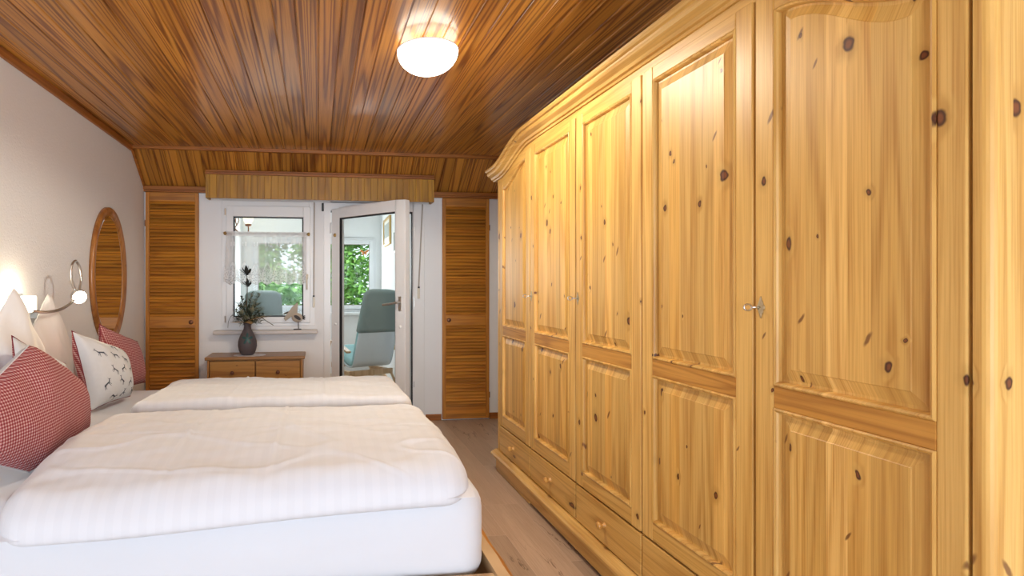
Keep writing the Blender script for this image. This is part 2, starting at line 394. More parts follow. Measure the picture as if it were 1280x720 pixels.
def leafmat(name, a, b):
    t = NT(name); x, y, z, P = t.pos()
    col = t.mix(t.maprange(t.noise(P, 5.0, 3.0), 0.35, 0.65), c4(a), c4(b))
    d = t.node('ShaderNodeBsdfDiffuse'); t.link(col, d.inputs[0])
    tl = t.node('ShaderNodeBsdfTranslucent'); t.link(col, tl.inputs[0])
    mx = t.node('ShaderNodeMixShader'); mx.inputs[0].default_value = 0.4
    t.link(d.outputs[0], mx.inputs[1]); t.link(tl.outputs[0], mx.inputs[2]); t.link(mx.outputs[0], t.out.inputs[0])
    return t.mat
M['leaf1'] = leafmat('green_leaves', (0.09, 0.27, 0.04), (0.27, 0.48, 0.14))
M['leaf2'] = leafmat('yellow_green_leaves', (0.32, 0.40, 0.09), (0.55, 0.56, 0.25))
M['leaf3'] = leafmat('light_green_leaves', (0.18, 0.38, 0.10), (0.40, 0.58, 0.25))
M['lawn'] = plain('garden_ground', (0.16, 0.25, 0.08), 0.9, var=0.5)
M['sunfloor'] = plain('sunroom_floor_boards', (0.42, 0.29, 0.18), 0.5, var=0.4, vscale=6)
M['sun_block'] = plain('sun_block_cover', (0.30, 0.2, 0.16), 0.9)  # for the unseen slab that blocks the sun

# ------------------------------------------------------------------ the room
XL, XR, YB, YF, ZC = -1.44, 1.80, 4.83, -3.00, 2.285
YS, ZS = 4.48, 2.015                      # where the ceiling starts to slope; height of the slope's foot on the back wall
WT = 0.14                                 # thickness of the back wall
structure(box('floor', (XL - 0.1, XR + 0.1, YF - 0.1, YB + 0.0, -0.08, 0.0), M['floor']))
structure(box('wall_left', (XL - 0.12, XL, YF, YB, 0, 2.55), M['wall']))
structure(box('wall_right', (XR, XR + 0.12, YF, YB, 0, 2.55), M['wall']))
# ceiling of boards running down the room, with grooves between them
def board_profile(x0, x1, bw, off, gw=0.005, gd=0.006):
    """points (x, depth) of a row of boards with v-grooves"""
    pts = [(x0, 0.0)]
    k = math.ceil((x0 + off) / bw)
    while k * bw - off < x1 - gw:
        g = k * bw - off
        if g > x0 + gw: pts += [(g - gw, 0.0), (g - 0.0012, gd), (g + 0.0012, gd), (g + gw, 0.0)]
        k += 1
    pts.append((x1, 0.0)); return pts
mb = MB(); pr = board_profile(XL, XR, 0.09, 0.0)
mb.loops([[(x, YF, ZC + d) for x, d in pr], [(x, YS + 0.02, ZC + d) for x, d in pr]], close=False)
mb.box(XL, XR, YF, YS + 0.02, ZC + 0.02, ZC + 0.08)
structure(mb.build('ceiling', M['ceil'], fixn=False))
sl = Vector((0, YB - YS, ZS - ZC)); nrm = Vector((0, ZC - ZS, YB - YS)).normalized()   # up and out of the room
mb = MB(); pr = board_profile(XL, XR, 0.09, 0.03)
mb.loops([[Vector((x, YS, ZC)) + nrm * d for x, d in pr], [Vector((x, YS, ZC)) + sl + nrm * d for x, d in pr]], close=False)
cc = Vector(((XL + XR) / 2, YS, ZC)) + sl / 2 + nrm * 0.05
mb.obox(cc, ((XR - XL) / 2, 0, 0), sl / 2, nrm * 0.03)
structure(mb.build('ceiling_slope', M['slope'], fixn=False))
structure(box('sun_block_slab', (XL - 0.4, XR + 0.4, YF - 1.0, 5.3, 2.62, 2.72), M['sun_block']))  # unseen slab added to keep the sun off the room and rear window

# back wall with a window opening and a door opening
WX0, WX1, WZ0, WZ1 = -0.815, -0.028, 0.853, 1.925
DX0, DX1, DZ1 = 0.045, 0.935, 1.925
mb = MB()
def wallbox(x0, x1, z0, z1): mb.box(x0, x1, YB, YB + WT, z0, z1)
wallbox(XL - 0.12, WX0, 0, 2.6); wallbox(WX0, WX1, 0, WZ0); wallbox(WX0, DX1, WZ1, 2.6); wallbox(WX1, DX0, 0, WZ1); wallbox(DX1, XR + 0.12, 0, 2.6)
structure(mb.build('wall_back', M['wall_b']))
# wall behind the camera with its wide window
mb = MB(); RX0, RX1, RZ0, RZ1 = -1.40, 1.35, 0.10, 2.00
for b in ((XL - 0.12, RX0, 0, 2.55), (RX1, XR + 0.12, 0, 2.55), (RX0, RX1, 0, RZ0), (RX0, RX1, RZ1, 2.55)):
    mb.box(b[0], b[1], YF - 0.14, YF, b[2], b[3])
structure(mb.build('wall_front', M['wall_b']))
wf = empty('window_4', (0, YF, RZ0)); structure(wf)
mb = MB()
for b in ((RX0, RX0 + .07, RZ0, RZ1), (RX1 - .07, RX1, RZ0, RZ1), (RX0, RX1, RZ0, RZ0 + .07), (RX0, RX1, RZ1 - .07, RZ1), (-0.06, 0.01, RZ0, RZ1)):
    mb.box(b[0], b[1], YF - 0.10, YF - 0.04, b[2], b[3])
mb.build('window_frame', M['pvc'], wf, bevel=0.004)

# trims
def strip(name, pts, mat, parent=None):
    mb = MB(); mb.loops(pts, True, True, True); return mb.build(name, mat, parent, bevel=0.003)
structure(box('trim_1', (XL, XL + 0.022, YF, YS - 0.005, ZC - 0.045, ZC - 0.001), M['trim_w'], bevel=0.006))
structure(box('trim_2', (XL, XR, YS - 0.022, YS + 0.012, ZC - 0.026, ZC + 0.004), M['trim_w'], bevel=0.006))
mb = MB(); mb.box(XL, XR, YB - 0.030, YB, ZS - 0.034, ZS + 0.004); mb.box(XL, XR, YB - 0.046, YB - 0.028, ZS - 0.018, ZS + 0.016)
structure(mb.build('trim_3', M['trim_w'], bevel=0.005))
c0 = Vector((XL + 0.010, YS, ZC - 0.012))
mb = MB(); mb.obox(c0 + sl / 2 - nrm * 0.004, (0.010, 0, 0), sl / 2, nrm * 0.012); structure(mb.build('trim_4', M['trim_w'], bevel=0.004))
mb = MB(); mb.box(DX1 + 0.01, 1.088, YB - 0.012, YB, 0, 0.055); mb.box(1.530, XR, YB - 0.012, YB, 0, 0.055)
structure(mb.build('baseboard_back', M['trim_w'], bevel=0.003))
structure(box('baseboard_left', (XL, XL + 0.012, YF, YB - 0.03, 0, 0.055), M['trim_w'], bevel=0.003))

# ------------------------------------------------------------------ louvered closet doors in the back wall
def louvered_door(name, x0, x1, knob_x):
    y = YB - 0.03; z1 = ZS - 0.036
    d = empty(name, ((x0 + x1) / 2, YB, 0.012)); structure(d)
    fs = 0.030
    mb = MB()
    for a, b in ((x0, x0 + fs), (x1 - fs, x1)): mb.box(a, b, y, YB - 0.002, 0.012, z1)
    mb.mi = 1
    for a, b in ((z1 - 0.075, z1), (0.845, 0.940), (0.012, 0.135)): mb.box(x0 + fs, x1 - fs, y + 0.003, YB - 0.004, a, b)
    mb.build('door_frame', [M['louver_v'], M['louver_h']], d, bevel=0.003)
    mb = MB()
    for a, b in ((0.135, 0.845), (0.940, z1 - 0.075)):
        n = round((b - a) / 0.029); p = (b - a) / n
        for i in range(n):
            zc = a + (i + 0.5) * p
            mb.obox(((x0 + x1) / 2, y + 0.013, zc), ((x1 - x0) / 2 - fs + 0.002, 0, 0), (0, 0.0085, 0.0128), (0, 0.0026, -0.0018))
    mb.build('louver_panel', M['louver_h'], d, bevel=0.0015)
    box('shade_sheet', (x0 + fs, x1 - fs, YB - 0.0045, YB - 0.0015, 0.02, z1), M['closet_shade'], d)  # dark sheet over the white wall, painting the shade between the slats
    k = MB()
    k.lathe([(0.0, -0.004), (0.017, -0.004), (0.019, -0.001), (0.019, 0.001), (0.012, 0.001), (0.011, -0.002), (0.0, -0.002)], (knob_x, y - 0.0005, 0.893), 'Y', 24)
    k.build('ring_pull', M['bronze'], d, smooth=True)
    h = MB()
    hx = x0 - 0.004 if knob_x > (x0 + x1) / 2 else x1 + 0.004
    for zz in (0.22, 1.72): h.tube([(hx, y + 0.01, zz - 0.025), (hx, y + 0.01, zz + 0.025)], 0.005, 8)
    h.build('hinge', M['bronze'], d)
louvered_door('door_2', -1.425, -0.999, -1.060)
louvered_door('door_3', 1.094, 1.522, 1.152)

# ------------------------------------------------------------------ pelmet box over window and door
PX0, PX1, PY, PZ0, PZ1 = -0.912, 0.985, 4.650, 1.917, 2.142
pel = empty('pelmet_box', ((PX0 + PX1) / 2, YB, PZ0), 'long boarded wooden pelmet box above window and glass door', 'pelmet')
mb = MB(); pr = board_profile(PX0, PX1, 0.055, 0.0, 0.003, 0.004)
mb.loops([[(x, PY + d, PZ0) for x, d in pr], [(x, PY + d, PZ1) for x, d in pr]], close=False)
mb.box(PX0, PX1, PY + 0.006, PY + 0.018, PZ0, PZ1)
mb.box(PX0, PX0 + 0.016, PY + 0.002, YB - 0.048, PZ0, 2.012); mb.box(PX1 - 0.016, PX1, PY + 0.002, YB - 0.048, PZ0, 2.012)
mb.build('front_boards', M['pelmet'], pel, fixn=False)
mb = MB(); mb.box(PX0 - 0.004, PX1 + 0.004, PY - 0.016, PY + 0.012, PZ1 - 0.034, PZ1 - 0.012); mb.box(PX0 - 0.002, PX1 + 0.002, PY - 0.009, PY + 0.012, PZ1 - 0.012, PZ1 + 0.004)
mb.build('top_moulding', M['trim_w'], pel, bevel=0.005)

# ------------------------------------------------------------------ window beside the door
win = empty('window_1', ((WX0 + WX1) / 2, YB, WZ0)); structure(win)
def frame_ring(mb, x0, x1, z0, z1, wd, y0, y1):
    mb.box(x0, x0 + wd, y0, y1, z0, z1); mb.box(x1 - wd, x1, y0, y1, z0, z1)
    mb.box(x0 + wd, x1 - wd, y0, y1, z0, z0 + wd); mb.box(x0 + wd, x1 - wd, y0, y1, z1 - wd, z1)
mb = MB(); frame_ring(mb, WX0, WX1, WZ0, WZ1, 0.052, YB - 0.006, YB + 0.07)
mb.build('window_frame', M['pvc'], win, bevel=0.004)
SX0, SX1, SZ0, SZ1 = WX0 + 0.040, WX1 - 0.040, WZ0 + 0.028, WZ1 - 0.046
GX0, GX1, GZ0, GZ1 = -0.716, -0.128, 0.932, 1.788
mb = MB()
y0, y1 = YB - 0.022, YB + 0.05
mb.box(SX0, GX0, y0, y1, SZ0, SZ1); mb.box(GX1, SX1, y0, y1, SZ0, SZ1); mb.box(GX0, GX1, y0, y1, SZ0, GZ0); mb.box(GX0, GX1, y0, y1, GZ1, SZ1)
sash = mb.build('window_sash', M['pvc'], win, bevel=0.005)
mb = MB(); frame_ring(mb, GX0 - 0.002, GX1 + 0.002, GZ0 - 0.002, GZ1 + 0.002, 0.014, y0 + 0.008, y0 + 0.022); mb.build('gasket', M['gasket'], win)
box('glass_pane', (GX0, GX1, y0 + 0.016, y0 + 0.020, GZ0, GZ1), M['glass'], win)
mb = MB(); mb.box(SX1 - 0.042, SX1 - 0.020, y0 - 0.010, y0, 1.255, 1.300); mb.tube([(SX1 - 0.031, y0 - 0.008, 1.29), (SX1 - 0.031, y0 - 0.035, 1.285), (SX1 - 0.031, y0 - 0.037, 1.26), (SX1 - 0.031, y0 - 0.036, 1.165)], 0.007, 8)
mb.build('window_handle', M['cream'], win, smooth=True)
mb = MB()
for zz in (0.915, 1.825): mb.tube([(SX0 - 0.006, y0 - 0.002, zz - 0.028), (SX0 - 0.006, y0 - 0.002, zz + 0.028)], 0.007, 8)
mb.build('hinge', M['metal'], win)
mb = MB(); mb.box(-0.868, -0.008, YB - 0.105, YB + 0.0, 0.790, 0.824); mb.build('window_sill', M['sill'], win, bevel=0.008, seg=3)

# ------------------------------------------------------------------ cafe curtain and its rod
def lace_mat():
    t = NT('white_lace'); x, y, z, P = t.pos()
    # open-work: rows of small holes near the hem and scattered motifs
    cell = t.node('ShaderNodeTexVoronoi', voronoi_dimensions='2D', feature='F1')
    t.link(t.comb(t.math('MULTIPLY', x, 62.0), t.math('MULTIPLY', z, 62.0), 0.0), cell.inputs['Vector'])
    cell.inputs['Scale'].default_value = 1.0
    hole = t.math('LESS_THAN', cell.outputs['Distance'], 0.30)
    hem = t.maprange(z, 1.29, 1.38, 1.0, 0.0, True)
    # ornament arches: one per scallop
    sx = t.math('ABSOLUTE', t.math('SUBTRACT', t.math('FRACT', t.math('DIVIDE', t.math('ADD', x, 0.76), 0.0943)), 0.5))
    arch = t.math('LESS_THAN', t.math('ABSOLUTE', t.math('SUBTRACT', t.math('ADD', t.math('MULTIPLY', t.math('POWER', sx, 2.0), 0.55), z), 1.385)), 0.012)
    mot = t.math('MULTIPLY', t.math('LESS_THAN', t.math('ABSOLUTE', t.math('SUBTRACT', z, 1.55)), 0.018), t.math('LESS_THAN', t.math('ABSOLUTE', t.math('SUBTRACT', sx, 0.14)), 0.06))
    dens = t.math('ADD', 0.50, t.math('MULTIPLY', hem, 0.30))
    dens = t.math('ADD', dens, t.math('MULTIPLY', t.math('MULTIPLY', hole, hem), -0.35))
    dens = t.math('ADD', dens, t.math('MULTIPLY', t.math('ADD', arch, mot, clamp=True), 0.25), clamp=True)
    dens = t.math('MAXIMUM', dens, t.math('MULTIPLY', t.math('GREATER_THAN', z, 1.615), 0.85))
    d = t.node('ShaderNodeBsdfDiffuse'); d.inputs[0].default_value = (0.86, 0.85, 0.86, 1)
    tl = t.node('ShaderNodeBsdfTranslucent'); tl.inputs[0].default_value = (0.80, 0.80, 0.80, 1)
    m1 = t.node('ShaderNodeMixShader'); m1.inputs[0].default_value = 0.45
    t.link(d.outputs[0], m1.inputs[1]); t.link(tl.outputs[0], m1.inputs[2])
    tr = t.node('ShaderNodeBsdfTransparent')
    m2 = t.node('ShaderNodeMixShader'); t.link(dens, m2.inputs[0]); t.link(tr.outputs[0], m2.inputs[1]); t.link(m1.outputs[0], m2.inputs[2])
    t.link(m2.outputs[0], t.out.inputs[0]); return t.mat
M['lace'] = lace_mat()
RY = y0 - 0.028; RZ = 1.640
rod = empty('curtain_rod', (-0.43, RY, RZ), 'thin brown curtain rod with round brass ends across the window', 'curtain rod')
MB().tube([(-0.775, RY, RZ), (-0.085, RY, RZ)], 0.0055, 10).build('rod', M['rodmetal'], rod, smooth=True)
for xx, s in ((-0.778, -1), (-0.082, 1)):
    MB().lathe([(0, -0.014), (0.010, -0.012), (0.0155, -0.004), (0.0155, 0.004), (0.009, 0.010), (0.0, 0.011)], (xx, RY, RZ), 'X', 20).build('rod_end', M['brass'], rod, smooth=True)
    MB().tube([(xx, RY + 0.005, RZ), (xx, y0, RZ)], 0.005, 8).build('rod_bracket', M['brass'], rod)
mb = MB(); nx, nz = 180, 26; X0, X1 = -0.762, -0.100
rings = []
for j in range(nz + 1):
    row = []
    for i in range(nx + 1):
        u = i / nx; x = X0 + (X1 - X0) * u
        sc_ = abs(((x + 0.76) / 0.0943) % 1.0 - 0.5) * 2            # 0 at a scallop's tip, 1 between two
        zb = 1.205 + 0.030 * (sc_ ** 1.3)
        v = j / nz; zt = RZ + 0.016
        z = zt + (zb - zt) * v
        amp = 0.004 + 0.010 * min(1, v * 3)
        yy = RY - 0.012 + 0 * v + amp * math.sin(u * 2 * PI * 7 + 0.6 * math.sin(u * 9)) + 0.003 * noise.noise((u * 14, v * 2, 3.1))
        xs = x - 0.028 * v * (1 - u) * (1 if u < 0.25 else 0) * (0.25 - u) * 4
        row.append((xs, yy - 0.0, z))
    rings.append(row)
mb.loops(rings, close=False)
cur = mb.build('cafe_curtain', M['lace'], smooth=True, fixn=False, loc=(-0.43, RY, 1.2))
tag(cur, 'sheer white lace half curtain with scalloped hem on the window', 'curtain')

# ------------------------------------------------------------------ glass balcony door, standing open into the room
dr = empty('door_1', (0.07, YB, 0)); structure(dr)
mb = MB(); mb.box(DX0, DX0 + 0.058, YB - 0.006, YB + 0.07, 0.03, DZ1); mb.box(DX1 - 0.105, DX1, YB - 0.006, YB + 0.07, 0.03, DZ1); mb.box(DX0 + 0.058, DX1 - 0.105, YB - 0.006, YB + 0.07, DZ1 - 0.072, DZ1)
mb.box(DX0, DX1, YB - 0.006, YB + 0.07, 0.0, 0.035)
mb.build('door_frame', M['pvc'], dr, bevel=0.004)
mb = MB(); mb.box(DX1 - 0.117, DX1 - 0.103, YB + 0.005, YB + 0.03, 0.035, DZ1 - 0.07); mb.box(DX0 + 0.058, DX1 - 0.105, YB + 0.005, YB + 0.03, DZ1 - 0.086, DZ1 - 0.070)
mb.build('frame_gasket', M['gasket'], dr)
mb = MB()
for zz in (0.30, 1.00, 1.68): mb.box(DX1 - 0.100, DX1 - 0.090, YB - 0.012, YB - 0.004, zz, zz + 0.10 if zz == 1.0 else zz + 0.05)
mb.build('strike_plate', M['metal'], dr)
h0 = Vector((0.112, YB - 0.012, 0)); h1 = Vector((0.662, 4.200, 0))
dv = (h1 - h0).normalized(); LW = (h1 - h0).length; dn = Vector((-dv.y, dv.x, 0))       # dn points to the outer (sunroom) side
if dn.y < 0: dn = -dn
LZ0, LZ1, ST = 0.04, 1.865, 0.098
def leafbox(mb, a0, a1, n0, n1, z0, z1):
    c = h0 + dv * (a0 + a1) / 2 + dn * (n0 + n1) / 2 + Vector((0, 0, (z0 + z1) / 2))
    mb.obox(c, dv * (a1 - a0) / 2, dn * (n1 - n0) / 2, (0, 0, (z1 - z0) / 2))
leaf = empty('door_leaf', (0, 0, 0)); leaf.parent = dr; leaf.location = (h0.x - 0.07, h0.y - YB, 0)
mb = MB()
leafbox(mb, 0, ST, 0, 0.058, LZ0, LZ1); leafbox(mb, LW - ST, LW, 0, 0.058, LZ0, LZ1)
leafbox(mb, ST, LW - ST, 0, 0.058, LZ1 - 0.085, LZ1); leafbox(mb, ST, LW - ST, 0, 0.058, LZ0, LZ0 + 0.11)
mb.build('leaf_frame', M['pvc'], leaf, bevel=0.005)
mb = MB(); g0, g1 = 0.010, 0.024
leafbox(mb, ST - 0.002, ST + 0.012, g0 - 0.006, g1, LZ0 + 0.11, LZ1 - 0.085); leafbox(mb, LW - ST - 0.012, LW - ST + 0.002, g0, g1, LZ0 + 0.11, LZ1 - 0.085)
leafbox(mb, ST, LW - ST, g0, g1, LZ1 - 0.098, LZ1 - 0.083); leafbox(mb, ST, LW - ST, g0, g1, LZ0 + 0.108, LZ0 + 0.122)
mb.build('leaf_gasket', M['gasket'], leaf)
mb = MB(); leafbox(mb, ST, LW - ST, 0.026, 0.030, LZ0 + 0.11, LZ1 - 0.085); mb.build('glass_pane', M['glass'], leaf)
# lever handle on the room side, near the free edge
mb = MB(); leafbox(mb, LW - 0.062, LW - 0.034, -0.010, 0.0, 1.005, 1.115)
p = h0 + dv * (LW - 0.048) + Vector((0, 0, 1.07))
mb.tube([p, p - dn * 0.05, p - dn * 0.055 - dv * 0.03 + Vector((0, 0, -0.008)), p - dn * 0.055 - dv * 0.135 + Vector((0, 0, -0.022))], 0.0095, 10)
mb.build('door_handle', M['metal'], leaf, smooth=False, bevel=0.002)
def leafknob(a, z, r, mat, name):
    q = h0 + dv * a + Vector((0, 0, z)); m = MB()
    prof = [(0, 0.012), (r * 0.7, 0.011), (r, 0.005), (r, 0.0)]
    t1, t2 = dv, Vector((0, 0, 1))
    m.loops([[q - dn * hh + t1 * rr * math.cos(2 * PI * k / 16) + t2 * rr * math.sin(2 * PI * k / 16) for k in range(16)] for rr, hh in prof])
    m.build(name, mat, leaf, smooth=True)
leafknob(0.045, 1.635, 0.016, M['brass'], 'brass_knob'); leafknob(0.055, 0.87, 0.011, M['white_pl'], 'plastic_cap'); leafknob(LW - 0.05, 0.88, 0.012, M['white_pl'], 'plastic_cap')
mb = MB()
for zz in (0.25, 1.70): mb.tube([(0.108, YB - 0.018, zz - 0.045), (0.108, YB - 0.018, zz + 0.045)], 0.009, 10)
mb.build('hinge', M['pvc'], dr, smooth=True)
mb = MB(); mb.box(0.028, 0.046, YB - 0.02, YB, 1.845, 1.915); bk = mb.build('latch_clip', M['black'], bevel=0.003, loc=(0.037, YB, 1.845))
tag(bk, 'small black clip on the wall between window and glass door', 'clip')

# roller shutter straps with their winders
def shutter_strap(xa, xb, z_end, label):
    o = empty('shutter_strap', (xb, YB, z_end), label, 'strap', 'roller shutter straps')
    y = YB - 0.018
    m = MB(); m.loops([[(xa - 0.006, y, 1.92), (xa + 0.006, y, 1.92), (xa + 0.006, y + 0.002, 1.92), (xa - 0.006, y + 0.002, 1.92)], [(xb - 0.006, y, z_end + 0.09), (xb + 0.006, y, z_end + 0.09), (xb + 0.006, y + 0.002, z_end + 0.09), (xb - 0.006, y + 0.002, z_end + 0.09)]], True, True, True)
    m.build('strap', M['strap'], o)
    m = MB(); m.box(xb - 0.010, xb + 0.010, YB - 0.032, YB, z_end, z_end + 0.095); m.build('winder', M['cream'], o, bevel=0.006, seg=3)
    m = MB(); m.box(xb - 0.008, xb + 0.008, YB - 0.034, YB - 0.010, z_end + 0.092, z_end + 0.106); m.build('strap_slot', M['black'], o, bevel=0.002)
shutter_strap(-0.036, -0.040, 1.010, 'grey roller shutter strap and winder at the right edge of the window')
shutter_strap(0.915, 0.880, 1.085, 'slanting roller shutter strap and winder right of the open glass door')

# ------------------------------------------------------------------ wardrobe
R = 1.154
Y0, Y1 = 0.815, 3.465
DB = [3.432, 2.915, 2.372, 1.857, 1.340, 0.846]          # door limits from the far end towards the camera
Z_PL, Z_DR0, Z_DR1, Z_DB, Z_DT = 0.130, 0.144, 0.302, 0.311, 1.965
def drop(y):                                             # how far the cornice dips towards both ends
    if y > 2.90: return 0.105 * sstep((y - 2.90) / 0.52)
    if y < 1.36: return 0.105 * sstep((1.36 - y) / 0.52)
    return 0.0
wr = empty('wardrobe', (1.45, (Y0 + Y1) / 2, 0), 'large knotty pine wardrobe with five panelled doors and drawers along the right wall', 'wardrobe')
mb = MB()
mb.box(R + 0.022, XR - 0.02, Y0 + 0.012, Y0 + 0.032, 0.03, 1.93)          # near side
mb.box(R + 0.022, XR - 0.02, Y1 - 0.020, Y1, 0.03, 1.93)
mb.box(XR - 0.030, XR - 0.02, Y0 + 0.03, Y1 - 0.02, 0.03, 1.93)
mb.box(R + 0.022, XR - 0.03, Y0 + 0.03, Y1 - 0.02, 1.91, 1.93); mb.box(R + 0.03, XR - 0.03, Y0 + 0.03, Y1 - 0.02, 0.12, 0.14)
mb.build('carcass', M['pine_stile'], wr)
mb = MB()
mb.box(R + 0.001, R + 0.025, Y1 - 0.032, Y1, 0.12, 1.90)
mb.build('corner_post', M['pine_stile'], wr, bevel=0.004)
mb = MB()
prof = [(R + 0.001, 0.843), (R + 0.001, 0.834)] + [(R + 0.019 - 0.019 * math.cos(a * PI / 12), 0.834 - 0.019 * math.sin(a * PI / 12)) for a in range(1, 7)] + [(R + 0.045, 0.815), (R + 0.045, 0.843)]
mb.loops([[(x, y, z) for x, y in prof] for z in (0.12, 1.90)], True, True, True)
mb.build('corner_post', M['pine_stile'], wr)
# plinth with its moulding
mb = MB(); mb.box(R - 0.010, R + 0.02, Y0 - 0.004, Y1 + 0.004, 0.018, 0.112)
mb.box(R + 0.0, XR - 0.02, Y0, Y0 + 0.02, 0.018, 0.112); mb.box(R, XR - 0.02, Y1 - 0.02, Y1, 0.018, 0.112)
for ya, yb in ((Y1 - 0.55, Y1), (Y0, Y0 + 0.35)): mb.box(R - 0.006, R + 0.10, ya, yb, 0.0, 0.020)
mb.box(XR - 0.12, XR - 0.03, Y1 - 0.4, Y1 - 0.02, 0, 0.02); mb.box(XR - 0.12, XR - 0.03, Y0 + 0.02, Y0 + 0.3, 0, 0.02)
mb.build('plinth', M['pine_h'], wr, bevel=0.003)
prof = [(R + 0.012, 0.084), (R - 0.016, 0.084), (R - 0.021, 0.092), (R - 0.030, 0.096), (R - 0.040, 0.106), (R - 0.040, 0.117), (R - 0.030, 0.126), (R - 0.018, 0.131), (R - 0.006, 0.138), (R + 0.012, 0.138)]
mb = MB(); mb.loops([[(x, y, z) for x, z in prof] for y in (Y0 - 0.03, Y1 + 0.022)], True, True, True)
mb.build('plinth_moulding', M['pine_h'], wr, bevel=0.002)
# frieze board and cornice that follow the dip
ys = [Y0 - 0.002 + (Y1 + 0.004 - Y0) * i / 90 for i in range(91)]
mb = MB(); mb.loops([[(R + 0.002, y, 1.958 - drop(y)), (R + 0.002, y, 2.020 - drop(y)), (R + 0.030, y, 2.020 - drop(y)), (R + 0.030, y, 1.958 - drop(y))] for y in ys], True, True, True)
mb.build('frieze', M['pine_h'], wr)
cp = [(0.02, 0.0), (-0.006, 0.0), (-0.010, 0.008), (-0.020, 0.011), (-0.026, 0.022), (-0.040, 0.030), (-0.046, 0.034), (-0.050, 0.044), (-0.050, 0.052), (-0.060, 0.056), (-0.064, 0.064), (-0.064, 0.074), (0.02, 0.074)]
ys2 = [Y0 - 0.045 + (Y1 + 0.065 + 0.045 - Y0) * i / 96 for i in range(97)]
mb = MB(); mb.loops([[(R + dx, y, 1.988 + dz - drop(y)) for dx, dz in cp] for y in ys2], True, True, True)
mb.build('cornice', M['pine_h'], wr)
mb = MB(); mb.box(R + 0.02, XR - 0.02, Y0 - 0.02, Y0 + 0.02, 1.86, 1.95)
mb.build('side_cornice', M['pine_h'], wr, bevel=0.006)
box('side_cornice', (R + 0.02, XR - 0.02, Y1 - 0.02, Y1 + 0.02, 1.86, 1.95), M['pine_h'], wr, bevel=0.006)

